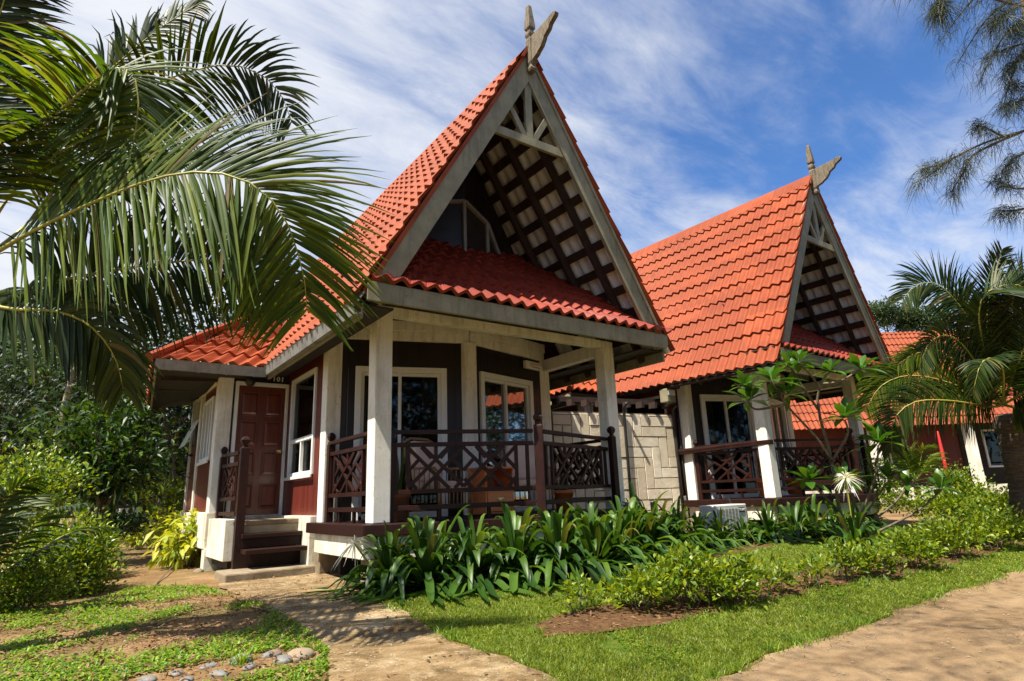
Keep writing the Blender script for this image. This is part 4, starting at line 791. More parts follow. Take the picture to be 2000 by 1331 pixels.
cabinet((4.62, 6.98, .85), R_(4))
def potted(c, label, seed, pot='terracotta', r=.16, h=.30, lh=.75, n=22, mat='snake', cat='potted plant', name='potted_snake_plant', wid=.05, spread=.25, droop=.05):
    rng = np.random.default_rng(seed); root = thing(name, label, cat, c)
    mb = MB(); mb.lathe((0, 0, 0), [(r*.72, 0), (r*.8, .01), (r*.98, h*.8), (r*1.08, h*.82), (r*1.1, h), (r*.97, h), (r*.95, h*.9), (.01, h*.88)], 22); mb.build('pot', MT[pot], root, smooth=True)
    a = rng.uniform(0, 6.28, n); sp = rng.uniform(.03, spread, n)
    d = np.stack([np.cos(a)*sp, np.sin(a)*sp, np.ones(n)], 1); b = np.stack([np.cos(a)*r*.5*rng.random(n), np.sin(a)*r*.5*rng.random(n), np.full(n, h*.88)], 1)
    V, Fq = leaf_arrays(b, d, np.stack([np.cos(a), np.sin(a), 0*a-.2], 1), lh*rng.uniform(.5, 1.1, n), np.full(n, wid), droop, 5, [.7, 1, 1, .9, .6, .05], .3)
    fastmesh('foliage', V, Fq, MT[mat], root)
potted((3.22, 6.98, .85), 'snake plant in a clay pot at the left end of the porch', 4, r=.18, h=.34)
potted((6.22, 7.35, .85), 'small orange pot with green spikes at the right end of the porch', 9, 'orange_wood', .15, .30, .30, 10)
q_ = t2(4.15, 6.9, .886); potted(q_, 'bushy potted palm on the porch of the second bungalow', 11, 'orange_wood', .18, .32, .85, 70, 'dark_tree', name='potted_palm', wid=.035, spread=1.1, droop=.45)
q_ = t2(3.25, 6.98, .886); potted(q_, 'spiky potted plant beside the white post of the second bungalow', 12, 'orange_wood', .16, .3, .55, 24, 'snake')
# ------------------------------------------------------------------ plants
def lily(loc, label, seed, size=1.0, n=44, face=None, group='strap-leaved lilies in front of the porches', flower=False):
    rng = np.random.default_rng(seed); x, y = loc; z = float(gz(x, y)); root = thing('lily_plant', label, 'lily plant', (x, y, z), 0, group)
    Vs, Fs, o = [], [], 0
    for i in range(n):
        t = i/n; az = i*2.399+rng.normal(0, .2); el = R_(80-66*t**.9+rng.normal(0, 7)); L = size*(0.62+.42*math.sin(math.pi*min(1, .25+.75*(1-abs(t-.45)))))*rng.uniform(.8, 1.15)
        w = size*.072*rng.uniform(.8, 1.2); bx = np.array((math.cos(az), math.sin(az), 0.0)); d0 = bx*math.cos(el)+np.array((0, 0, math.sin(el)))
        seg = 9; k = np.linspace(0, 1, seg+1); dr = rng.uniform(.3, .75)*(0.5+.6*t); kink = rng.uniform(.4, .75)
        c = np.array((0, 0, .02+.10*(1-t)*size))+bx*.05*size*rng.random()+np.outer(k, d0)*L-np.outer(k**2.2*dr*L*1.0+np.maximum(0, k-kink)**1.5*1.5*L*(.3+.7*t), (0, 0, 1)); c[:, 2] = np.maximum(c[:, 2], .03)
        side = np.cross(bx, (0, 0, 1)); side = side*math.cos(.2)+np.array((0, 0, 1))*math.sin(rng.normal(0, .25)); side = side/np.linalg.norm(side)
        pr = np.interp(k, [0, .12, .45, .75, .92, 1], [.5, .62, 1, .92, .5, .03])*w/2
        up = unit(np.cross(side, np.gradient(c, axis=0))); up *= np.sign(up[:, 2:3]+1e-6)
        tw = np.sin(k*3+i)*.15
        A = c-np.outer(pr, side)+up*(pr*.42)[:, None]; B = c+np.outer(pr, side)+up*(pr*(.42))[:, None]+up*(pr*tw)[:, None]
        V = np.stack([A, c, B], 1).reshape(-1, 3); Vs.append(V)
        for s in range(seg): a = o+3*s; Fs += [(a, a+1, a+4, a+3), (a+1, a+2, a+5, a+4)]
        o += len(V)
    fastmesh('foliage', np.concatenate(Vs), np.array(Fs), MT['lily'], root)
    if flower:
        fl = np.array(flower[:3])-np.array((x, y, z)); fz = fl[2]; mb = MB(); mb.tube([(0, 0, .05), (fl[0]*.6, fl[1]*.6, fz*.6), fl], .009, 6); mb.build('flower_stalk', MT['rachis'], root)
        m = flower[3] if len(flower) > 3 else 60; d = rand_dirs(m, rng)+np.array((0, 0, .35)); V, Fq = leaf_arrays(np.tile(fl, (m, 1))+d*.02, d, rand_dirs(m, rng), rng.uniform(.11, .24, m), np.full(m, .014), .6, 4, [.6, 1, .9, .6, .1])
        fastmesh('flower', V, Fq, MT['petal'], root)
LILY_SPOTS = [
 ((2.72, 5.98), 'lily clump at the left end of the row, leaning over the sandy path', .9), ((2.98, 5.72), 'lily clump below the white corner post of the porch', 1.05),
 ((3.42, 5.55), 'lily clump just right of the porch corner post, below the snake plant', 1.0), ((3.86, 5.40), 'lily clump below the left rattan armchair', 1.05),
 ((4.32, 5.28), 'lily clump below the orange cabinet, left of the middle newel post', 1.08), ((4.78, 5.22), 'lily clump below the middle newel post of the porch', 1.08),
 ((5.25, 5.40), 'lily clump just right of the middle newel post', 1.05), ((5.72, 5.62), 'lily clump below the right railing panel of the nearest porch', 1.12),
 ((6.22, 5.85), 'tall lily clump in front of the right porch post', 1.18), ((6.75, 6.0), 'lily clump just right of the right porch post', 1.1),
 ((7.3, 6.1), 'lily clump in front of the left part of the stone wall', .95), ((7.8, 6.15), 'lily clump in front of the right part of the stone wall', .9),
 ((8.3, 6.1), 'lily clump hiding the left side of the outdoor air conditioner unit', .76), ((8.75, 6.0), 'low lily clump in front of the badge of the outdoor unit', .64),
 ((9.2, 5.85), 'lily clump at the foot of the sunlit post of the second bungalow', .95), ((9.75, 5.7), 'lily clump just left of the plumeria stems', 1.0),
 ((10.4, 5.75), 'lily clump directly behind the plumeria stems', 1.0), ((11.0, 5.65), 'lily clump just right of the plumeria stems', 1.0),
 ((11.7, 5.75), 'second lily clump right of the plumeria stems', .95), ((12.5, 5.9), 'lily clump at the right end of the row, near the small palm', .95)]
for i, (xy, lab, sz) in enumerate(LILY_SPOTS): lily(xy, lab, 100+i, sz*(.99 if i < 11 else .92), 84 if i < 11 else 60, flower=False if i else (*at_depth(692, 1062, 6.0), 34))
fp = at_depth(1652, 935, 8.7); lily((fp[0]+.05, fp[1]+.05), 'lily clump in front of the plumeria stems, carrying a white spider flower', 180, .9, 30, flower=(*fp, 110))
BACKL = [((3.3, 5.95), 'lily clump behind the front row, tucked under the porch edge at the snake plant'), ((4.1, 5.75), 'lily clump behind the front row, under the porch edge at the armchair'), ((5.5, 6.0), 'lily clump behind the front row, under the right railing panel'), ((7.1, 6.7), 'lily clump behind the front row, against the stone wall')]
for i, (xy, lab) in enumerate(BACKL): lily(xy, lab, 160+i, .95, 34)
def shrub(name, label, loc, rx, ry, h, mat, seed, n=2600, leaf=(.022, .05), wid=.5, group=None, cat='shrub', low=.12, upbias=.5, nb=9, bark='bark', clump=42, droop=.15, cs=.30):
    """Twiggy stems with leaf sprays spread through the crown volume."""
    rng = np.random.default_rng(seed); x, y = loc[:2]; z = float(gz(x, y)) if len(loc) < 3 else loc[2]
    root = thing(name, label, cat, (x, y, z), 0, group); mb = MB(); tips = []
    for k in range(nb):
        a = k*2.4+rng.normal(0, .4); r = math.sqrt((k+.5)/nb)*.85; tip = np.array((math.cos(a)*rx*r, math.sin(a)*ry*r, h*(rng.uniform(.6, .95)*(1-.3*r*r)))); b = np.array((math.cos(a)*.05, math.sin(a)*.05, -.03))
        mid = b*.4+tip*.5+rng.normal(0, .04, 3)*h; rad = max(.005, .016*h)
        mb.tube([b, mid, tip], [rad, rad*.7, rad*.25], 5)
        for j in range(2):
            t2_ = mid+(tip-mid)*rng.uniform(0, .7)+rng.normal(0, .28, 3)*np.array((rx, ry, h*.5)); t2_[2] = max(t2_[2], h*.25); mb.tube([mid, t2_], [rad*.6, rad*.2], 4); tips.append(t2_)
        tips.append(tip)
    mb.build('stems', MT[bark], root)
    nc = max(6, n//clump); u = rand_dirs(nc, rng); rr = rng.random(nc)**(1/2.6); cc = u*rr[:, None]; cc[:, 2] = np.abs(cc[:, 2])*1.0-.12*(rng.random(nc))
    cc = cc*np.array((rx, ry, h*(1-low)))*(1+rng.normal(0, .12, (nc, 1)))+np.array((0, 0, h*low)); cc = np.concatenate([cc, np.array(tips)]); nc = len(cc)
    per = max(6, n//nc); s_ = cs*np.mean((rx, ry, h))*rng.uniform(.5, 1.2, (nc, 1, 1)); P = (cc[:, None]+rng.normal(0, 1, (nc, per, 3))*s_*np.array((1, 1, .7))).reshape(-1, 3); P = P[P[:, 2] > .03*h]; m = len(P)
    d = unit(unit(P-np.array((0, 0, h*.35)))*.7+rng.normal(0, .6, (m, 3))+np.array((0, 0, upbias))); nr = unit(rng.normal(0, .5, (m, 3))+np.array((0, 0, 1.0)))
    V, Fq = leaf_arrays(P, d, nr, rng.uniform(*leaf, m), rng.uniform(*leaf, m)*wid, droop, 2, [.15, 1, .05], .3)
    fastmesh('foliage', V, Fq, MT[mat], root); return root
HG = 'golden hedge shrubs in the bed along the road'
def spot(px, py, py_top, dx=0): p = gpix(px, py); d = np.linalg.norm((p-CAM)@CF); return p, (py-py_top)/F_PX*abs((p-CAM)@CF)*1.02
HEDGE = [(1130, 1200, 1122, .20, 170, 'sparse golden sapling at the left tip of the hedge bed'), (1252, 1196, 1100, .28, 700, 'golden shrub at the left end of the dense hedge clump'),
 (1345, 1188, 1062, .36, 1500, 'tallest rounded golden shrub of the left hedge clump'), (1432, 1182, 1078, .30, 1000, 'golden shrub at the right end of the left hedge clump'),
 (1512, 1164, 1092, .17, 230, 'small golden shrub right of the left hedge clump'), (1592, 1152, 1075, .20, 200, 'thin gappy shrub in the middle of the hedge bed'),
 (1652, 1138, 1042, .20, 420, 'upright golden shrub in front of the plumeria stems'), (1705, 1130, 1052, .30, 800, 'golden green shrub just right of the plumeria stems'),
 (1785, 1112, 1035, .36, 1100, 'golden green shrub in the middle of the right hedge'), (1862, 1092, 1004, .44, 1700, 'broad golden shrub in the right hedge'), (1945, 1074, 988, .5, 2200, 'broad golden shrub towards the right end of the hedge'), (2040, 1058, 980, .55, 2200, 'golden shrub at the right edge of the hedge')]
for i, (px, py, pt, r, n, lab) in enumerate(HEDGE):
    p, h = spot(px, py, pt); h *= .84; shrub('hedge_shrub', lab, p[:2], r, r*.85, h, 'duranta', 200+i, n, (.045, .085), .50, HG, low=.42, nb=9 if n > 600 else 5, cs=.20, clump=22)
# right background garden
def bush_px(name, lab, px, py, pt, rpx, mat, seed, n, leaf, depth=None, **k):
    if depth: p = at_depth(px, py, depth); h = (py-pt)/F_PX*depth; z = p[2]; loc = (p[0], p[1], z); r = rpx/F_PX*depth
    else: p, h = spot(px, py, pt); loc = p[:2]; r = rpx/F_PX*abs((p-CAM)@CF)
    return shrub(name, lab, loc, r, r, h, mat, seed, n, leaf, **k)
bush_px('round_shrub', 'dark green topiary shrub with a rounded top, left of the right palm trunk', 1872, 985, 912, 26, 'green_bush', 231, 2200, (.04, .08), 12.5, group='garden shrubs at the right')
bush_px('round_shrub', 'lower dark green shrub touching the topiary shrub by the palm', 1905, 990, 938, 34, 'green_bush', 232, 2200, (.04, .08), 12.3, group='garden shrubs at the right')
bush_px('round_shrub', 'olive green shrub mass in front of the third bungalow', 1850, 1012, 958, 52, 'duranta', 233, 2200, (.06, .10), 11.5, group='garden shrubs at the right')
bush_px('round_shrub', 'bright yellow green shrub at the foot of the right palm', 1965, 1030, 965, 60, 'duranta', 234, 2600, (.06, .10), 10.5, group='garden shrubs at the right')
bush_px('round_shrub', 'narrow dark shrub behind the plumeria, beside the porch end', 1722, 960, 895, 18, 'green_bush', 235, 900, (.04, .08), 12.0, group='garden shrubs at the right')
bush_px('round_shrub', 'bright yellow shrub right of the plumeria, behind the lilies', 1745, 1000, 950, 42, 'duranta', 236, 1600, (.04, .08), 11.8, group='garden shrubs at the right')
# left garden
GL = 'shrubs of the left garden'
p, h = spot(108, 1165, 1026); shrub('golden_bush', 'dense clipped bush with bright green top, left of the sandy yard', p[:2], .50, .46, h*.98, 'green_bush', 240, 6500, (.045, .08), .55, GL, low=.12, cs=.22, nb=12)
p, h = spot(30, 1195, 1085); shrub('golden_bush', 'lower loose green bush at the left edge of the yard', p[:2], .42, .4, h, 'green_bush', 241, 3600, (.03, .06), .55, GL, cs=.24)
p, h = spot(160, 1135, 1022); shrub('golden_bush', 'green bush behind the clipped bush, towards the yellow shrub', p[:2], .34, .36, h*.95, 'green_bush', 242, 3600, (.045, .08), .55, GL, cs=.22)
p, h = spot(360, 1108, 1005); shrub('yellow_shrub', 'bright yellow shrub beside the bungalow steps', p[:2], .42, .36, h*1.02, 'yellow', 243, 560, (.13, .22), .42, GL, low=.25, upbias=-.15, cs=.24, droop=.5)
p, h = spot(325, 1085, 990); shrub('yellow_shrub', 'yellow green shrub behind, against the white plinth', p[:2], .34, .34, h*1.06, 'yellow', 244, 420, (.10, .18), .42, GL, low=.3, upbias=-.1, cs=.24, droop=.5)
p, h = spot(268, 1075, 1040); shrub('yellow_shrub', 'low yellow spray of leaves left of the yellow shrub', p[:2]+np.array((0, .1)), .26, .24, .52, 'yellow', 245, 240, (.10, .17), .42, GL, low=.5, upbias=-.1, droop=.5)
bush_px('leafy_shrub', 'large leafy dark green shrub behind the left bushes', 185, 1030, 770, 118, 'mid_tree', 246, 3600, (.13, .24), 10.5, wid=.36, group=GL, cs=.22, low=.3, upbias=.1, droop=.3)
bush_px('leafy_shrub', 'yellow topped rounded shrub at the left edge', 40, 1050, 872, 85, 'green_bush', 247, 4200, (.05, .09), 8.2, wid=.5, group=GL, cs=.2, low=.35)
bush_px('leafy_shrub', 'dark low shrub in the gap beside the left wall of the bungalow', 235, 1045, 1005, 45, 'dark_tree', 248, 1500, (.06, .2), 12.5, wid=.25, group=GL)
bush_px('leafy_shrub', 'pale green plant before the background wall', 305, 985, 930, 30, 'duranta', 249, 420, (.10, .2), 15.5, wid=.25, group=GL, low=.45)
# ------------------------------------------------------------------ trees
def tree(name, label, base, h, crown, mat, seed, n, leaf, clump=60, group=None, cz=.62, bark='bark', tr=.16, wid=.5, cs=.20, vz=.42, cat='tree'):
    rng = np.random.default_rng(seed); root = thing(name, label, cat, base, 0, group); mb = MB()
    tk = smooth_path([(0, 0, -.2), (rng.normal(0, .1), rng.normal(0, .1), h*.3), (rng.normal(0, .25), rng.normal(0, .25), h*.55), (rng.normal(0, .3), 0, h*.8)], 9); mb.tube(tk, np.linspace(tr, tr*.3, 9), 8); ends = []
    nl = 11
    for k in range(nl):
        a = k*2.4; t = .35+.55*k/nl; b = tk[int(t*8)]; e = b+np.array((math.cos(a)*crown*.75, math.sin(a)*crown*.75, h*.16+rng.normal(0, .06)*h)); m = (b+e)/2+rng.normal(0, .1, 3)*crown*.6; mb.tube(smooth_path([b, m, e], 6), np.linspace(tr*.35, tr*.08, 6), 5); ends.append(e)
    mb.build('trunk', MT[bark], root)
    nc = n//clump; u = rand_dirs(nc, rng); rr = rng.random(nc)**(1/2.4); lump = 1+.28*np.sin(u[:, 0]*4+seed)*np.sin(u[:, 1]*5+seed*2)*np.cos(u[:, 2]*4)
    cc = u*(rr*lump)[:, None]*np.array((crown, crown, h*vz))+np.array((0, 0, h*cz)); cc[:len(ends)] = ends; s_ = cs*crown*rng.uniform(.35, 1.2, (nc, 1, 1))
    P = (cc[:, None]+rng.normal(0, 1, (nc, clump, 3))*s_*np.array((1, 1, .55))).reshape(-1, 3); m = len(P)
    d = unit(rng.normal(0, .7, (m, 3))+unit(P-np.array((0, 0, h*cz)))*.6+np.array((0, 0, .1))); nr = unit(rng.normal(0, .5, (m, 3))+np.array((0, 0, 1.0)))
    V, Fq = leaf_arrays(P, d, nr, rng.uniform(*leaf, m), rng.uniform(*leaf, m)*wid, .25, 1, [.35, .5], .25) if leaf[1] > .35 else leaf_arrays(P, d, nr, rng.uniform(*leaf, m), rng.uniform(*leaf, m)*wid, .25, 2, [.15, 1, .05], .25)
    fastmesh('crown', V, Fq, MT[mat], root); return root
def ground_at(px, depth): p = at_depth(px, 960, depth); return (p[0], p[1], float(gz(p[0], p[1])))
TG = 'trees behind the left garden'
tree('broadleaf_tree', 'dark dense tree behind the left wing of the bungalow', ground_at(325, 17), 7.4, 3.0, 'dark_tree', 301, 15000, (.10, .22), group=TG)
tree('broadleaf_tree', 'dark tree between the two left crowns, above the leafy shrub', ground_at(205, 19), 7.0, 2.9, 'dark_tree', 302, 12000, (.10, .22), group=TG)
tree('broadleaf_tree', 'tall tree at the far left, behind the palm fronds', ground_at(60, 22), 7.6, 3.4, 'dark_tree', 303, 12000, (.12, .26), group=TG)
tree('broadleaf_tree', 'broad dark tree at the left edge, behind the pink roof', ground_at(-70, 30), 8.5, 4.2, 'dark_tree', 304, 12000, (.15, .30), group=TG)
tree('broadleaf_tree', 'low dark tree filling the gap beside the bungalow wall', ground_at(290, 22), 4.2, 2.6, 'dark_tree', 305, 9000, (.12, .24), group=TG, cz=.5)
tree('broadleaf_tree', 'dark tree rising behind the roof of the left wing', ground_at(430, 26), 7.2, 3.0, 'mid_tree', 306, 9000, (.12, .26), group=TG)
b = ground_at(88, 13); root = thing('slim_tree', 'slim grey trunk of a young tree rising behind the leafy shrub', 'tree', b); mb = MB(); mb.tube(smooth_path([(0, 0, -.1), (.03, 0, 1.5), (.1, 0, 3.0), (.2, .1, 4.4)], 10), np.linspace(.10, .05, 10), 9); mb.build('trunk', MT['pale_bark'], root)
rng = np.random.default_rng(5); m = 900; P = rng.normal(0, 1, (m, 3))*np.array((.55, .55, .45))+np.array((.2, .1, 4.5)); V, Fq = leaf_arrays(P, rand_dirs(m, rng), rand_dirs(m, rng)+np.array((0, 0, 1.0)), rng.uniform(.1, .2, m), rng.uniform(.05, .1, m), .3, 2, [.15, 1, .05]); fastmesh('crown', V, Fq, MT['mid_tree'], root)
# wooded hills
def hill(name, cx, cy, rx, ry, h, seed, n=70):
    rng = np.random.default_rng(seed); a = np.linspace(0, 2*math.pi, n+1)[:-1]; rr = np.linspace(0, 1, 24); V = []
    for r in rr:
        for t in a: x, y = cx+math.cos(t)*rx*r, cy+math.sin(t)*ry*r; V.append((x, y, h*(math.cos(math.pi*r)*.5+.5)*(1+.10*math.sin(t*3+seed)+.06*math.sin(t*7))+1.2*math.sin(x*.21)*math.sin(y*.17)*(1-r)-.3))
    F_ = [(i*n+k, i*n+(k+1) % n, (i+1)*n+(k+1) % n, (i+1)*n+k) for i in range(len(rr)-1) for k in range(n)]
    return tag(fastmesh(name, np.array(V), np.array(F_), MT['hill']), kind='structure')
def forest(name, cx, cy, rx, ry, h, seed, n, label):
    rng = np.random.default_rng(seed); Vs, Fs, o = [], [], 0
    for k in range(n):
        t, r = rng.uniform(0, 6.28), math.sqrt(rng.random())*.97; x, y = cx+math.cos(t)*rx*r, cy+math.sin(t)*ry*r; z = h*(math.cos(math.pi*r)*.5+.5); s = rng.uniform(2.2, 4.2)
        m = 60; P = rng.normal(0, .5, (m, 3))*s*np.array((1, 1, .7))+np.array((x, y, z+s*.9)); V, Fq = leaf_arrays(P, rand_dirs(m, rng), rand_dirs(m, rng)+np.array((0, 0, .8)), rng.uniform(.8, 1.6, m), rng.uniform(.6, 1.2, m), .2, 1, [.5, .5]); Vs.append(V); Fs.append(Fq+o); o += len(V)
    tag(fastmesh(name, np.concatenate(Vs), np.concatenate(Fs), MT['far_tree']), label, 'forest', kind='stuff')
hp = at_depth(1790, 930, 150); hill('hill', hp[0]+18, hp[1], 75, 60, 34, 1); forest('hill_forest', hp[0]+18, hp[1], 72, 58, 33, 2, 420, 'far green forest covering the hill behind the third bungalow')
hp2 = at_depth(-60, 930, 330); hill('hill', hp2[0], hp2[1], 190, 120, 105, 3)
for i, (px, dp, top, lab) in enumerate(((1722, 118, 588, 'flat topped tall tree on the hill skyline, nearest the gable'), (1768, 118, 598, 'small dark tree in the middle of the hill skyline'), (1812, 118, 598, 'tall tree on the hill skyline, left of the palm'))):
    p = at_depth(px, top, dp); hh = 13; tree('skyline_tree', lab, (p[0], p[1], p[2]-hh), hh, (4.2, 2.3, 3.0)[i], 'far_tree', 330+i, 2600, (.5, 1.0), 20, 'trees on the hill skyline', cz=.80, vz=.18, cs=.2, tr=.3)
# ------------------------------------------------------------------ palms
def frond(root, pts, B, L, mat, seed, org, n=74, droop=.5, wid=.040, start=.12, fwd=(.35, 1.1), rad=.016, rib='rachis', prof=None, both=(1, 1), L2=None, fwd2=None):
    """Rib through pts (world); leaflets leave it to both sides along +B and -B (a vector or two, root to tip)."""
    rng = np.random.default_rng(seed); C_ = smooth_path(pts, 40); s = np.concatenate([[0], np.cumsum(np.linalg.norm(np.diff(C_, axis=0), axis=1))]); s /= s[-1]; Ln = np.sum(np.linalg.norm(np.diff(C_, axis=0), axis=1))
    at = lambda t: np.stack([np.interp(t, s, C_[:, k]) for k in range(3)], -1); o3 = np.array(org, float)
    mb = MB(); tt = np.linspace(0, 1, 18); mb.tube(at(tt)-0, np.interp(tt, [0, .1, 1], [rad*1.5, rad, rad*.18]), 7); rb = mb.build('frond', MT[rib], root, org, smooth=True)
    Vs, Fs, o = [], [], 0
    B = np.array(B, float); B = np.stack([B, B]) if B.ndim == 1 else B
    for sd in (1, -1):
        if not both[0 if sd == 1 else 1]: continue
        t = np.clip(np.linspace(start, 1, n)+rng.normal(0, .004, n), 0, 1); p = at(t); T = unit(at(np.minimum(t+.02, 1))-at(t-.02)); Bi = B[0]*(1-t[:, None])+B[1]*t[:, None]
        Bi = unit(Bi-T*np.sum(Bi*T, 1, keepdims=True))
        f = fwd[0]+(fwd[1]-fwd[0])*t**1.5 if sd == 1 or fwd2 is None else fwd2[0]+(fwd2[1]-fwd2[0])*t**1.5
        d = unit(sd*Bi+T*f[:, None]+rng.normal(0, .085, (n, 3))); ll = (L if sd == 1 or L2 is None else L2)*(np.interp(t, [0, start, .35, .7, .9, 1], [.5, .62, 1, .9, .62, .38]) if prof is None else np.interp(t, *prof))*rng.uniform(.74, 1.12, n)
        nr = unit(np.cross(d, T)); seg = 6; dr = droop*rng.uniform(.7, 1.3, n)
        k = np.linspace(0, 1, seg+1); pos = p[:, None]+d[:, None]*ll[:, None, None]*k[None, :, None]; pos[:, :, 2] -= (ll*dr)[:, None]*k[None]**2.0
        # keep the leaflet's length when it hangs
        sg = np.diff(pos, axis=1); ln = np.linalg.norm(sg, axis=2, keepdims=True); sg = sg/ln*(ll[:, None, None]/seg); pos = np.concatenate([pos[:, :1], pos[:, :1]+np.cumsum(sg, 1)], 1)
        w = wid*np.interp(k, [0, .12, .5, .8, 1], [.45, 1, .85, .5, .05])*0.5; tang = unit(np.gradient(pos, axis=1)); sv = unit(np.cross(tang, nr[:, None])); upv = np.cross(sv, tang)
        wv = w[None, :, None]*rng.uniform(.8, 1.15, (n, 1, 1)); V = np.stack([pos-sv*wv+upv*wv*.35, pos, pos+sv*wv+upv*wv*.35], 2).reshape(-1, 3)
        per = 3*(seg+1); Fb = []
        for q in range(seg): a = 3*q; Fb += [(a, a+1, a+4, a+3), (a+1, a+2, a+5, a+4)]
        F_ = (np.array(Fb)[None]+(np.arange(n)*per)[:, None, None]).reshape(-1, 4); Vs.append(V); Fs.append(F_+o); o += len(V)
    fastmesh('leaflets', np.concatenate(Vs), np.concatenate(Fs), MT[mat], rb, org); return rb
W3 = lambda r, u, f: r*CR+u*CU+f*CF
pl = lambda L: [at_depth(*p) for p in L]
crown = at_depth(-90, 560, 4.3); g0 = float(gz(crown[0], crown[1])); org = (crown[0], crown[1], g0)
LP = thing('coconut_palm', 'coconut palm at the left edge with long green fronds arching over the yard', 'palm tree', org)
mb = MB(); tk = smooth_path([(crown[0]-.25, crown[1]-.1, g0-.1), (crown[0]-.12, crown[1], g0+.8), (crown[0], crown[1], crown[2]-.4), (crown[0]+.02, crown[1], crown[2]+.1)], 24); mb.tube(tk, [.17+.012*(i % 2) for i in range(20)]+[.19, .2, .18, .12], 12); mb.build('trunk', MT['palm_bark'], LP, org)
C0 = (-85, 545, 4.3)
frond(LP, pl([C0, (40, 465, 4.25), (200, 388, 4.15), (326, 344, 4.1), (425, 338, 4.1), (503, 366, 4.1), (554, 424, 4.12), (580, 488, 4.15), (596, 555, 4.2), (600, 604, 4.2)]), (W3(-.1, 1.0, .35), W3(.9, .45, .2)), .90, 'palm', 401, org, 168, .30, .029, .16, fwd=(1.1, .9), prof=([0, .2, .4, .7, .88, 1], [.55, .8, 1, 1, .75, .45]), L2=.97, fwd2=(.12, .75))
frond(LP, pl([C0, (0, 330, 4.5), (100, 232, 4.55), (184, 159, 4.6), (228, 133, 4.6), (258, 144, 4.6), (271, 186, 4.58), (267, 240, 4.55), (256, 300, 4.5), (235, 380, 4.45)]), (W3(.2, .8, .5), W3(1, .2, .3)), .85, 'palm', 402, org, 140, .45, .028, .2, fwd=(.9, .5), L2=.95, fwd2=(.1, .6))
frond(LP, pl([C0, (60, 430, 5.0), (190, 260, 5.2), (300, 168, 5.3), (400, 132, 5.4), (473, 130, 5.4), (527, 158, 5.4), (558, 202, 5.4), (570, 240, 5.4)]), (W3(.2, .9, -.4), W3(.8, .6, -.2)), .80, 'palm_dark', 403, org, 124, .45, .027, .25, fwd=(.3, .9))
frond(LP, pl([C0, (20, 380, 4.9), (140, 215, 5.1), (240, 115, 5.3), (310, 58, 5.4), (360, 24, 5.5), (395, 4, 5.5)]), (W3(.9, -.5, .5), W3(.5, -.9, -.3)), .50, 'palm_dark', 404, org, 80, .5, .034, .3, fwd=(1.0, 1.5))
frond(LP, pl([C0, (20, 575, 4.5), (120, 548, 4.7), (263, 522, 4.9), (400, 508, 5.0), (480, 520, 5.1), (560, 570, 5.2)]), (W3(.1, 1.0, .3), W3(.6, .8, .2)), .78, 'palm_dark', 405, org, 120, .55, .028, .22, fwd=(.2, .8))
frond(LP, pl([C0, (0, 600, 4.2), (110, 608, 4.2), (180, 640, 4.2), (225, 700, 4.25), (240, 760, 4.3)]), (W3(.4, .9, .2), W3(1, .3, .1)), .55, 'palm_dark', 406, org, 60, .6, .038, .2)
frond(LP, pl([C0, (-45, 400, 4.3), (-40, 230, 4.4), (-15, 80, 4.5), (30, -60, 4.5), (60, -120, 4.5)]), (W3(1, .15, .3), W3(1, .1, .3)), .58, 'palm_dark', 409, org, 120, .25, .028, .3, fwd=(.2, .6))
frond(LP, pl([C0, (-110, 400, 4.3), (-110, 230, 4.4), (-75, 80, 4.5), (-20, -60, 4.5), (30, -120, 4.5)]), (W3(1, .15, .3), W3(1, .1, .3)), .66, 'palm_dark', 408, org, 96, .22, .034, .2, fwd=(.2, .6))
crown = at_depth(1966, 822, 10.0); g0 = float(gz(crown[0], crown[1])); org = (crown[0], crown[1], g0)
RP = thing('coconut_palm', 'young coconut palm with a stout trunk at the right edge', 'palm tree', org)
mb = MB(); nseg = 34; zz = np.linspace(g0-.1, crown[2]+.1, nseg); mb.tube([(crown[0]+.03*math.sin(i*.5), crown[1], z) for i, z in enumerate(zz)], [.185+.018*(i % 2)+.02*math.sin(i*.2) for i in range(nseg-4)]+[.21, .2, .17, .12], 14); mb.build('trunk', MT['palm_bark'], RP, org)
c1 = (1958, 790, 10.0)
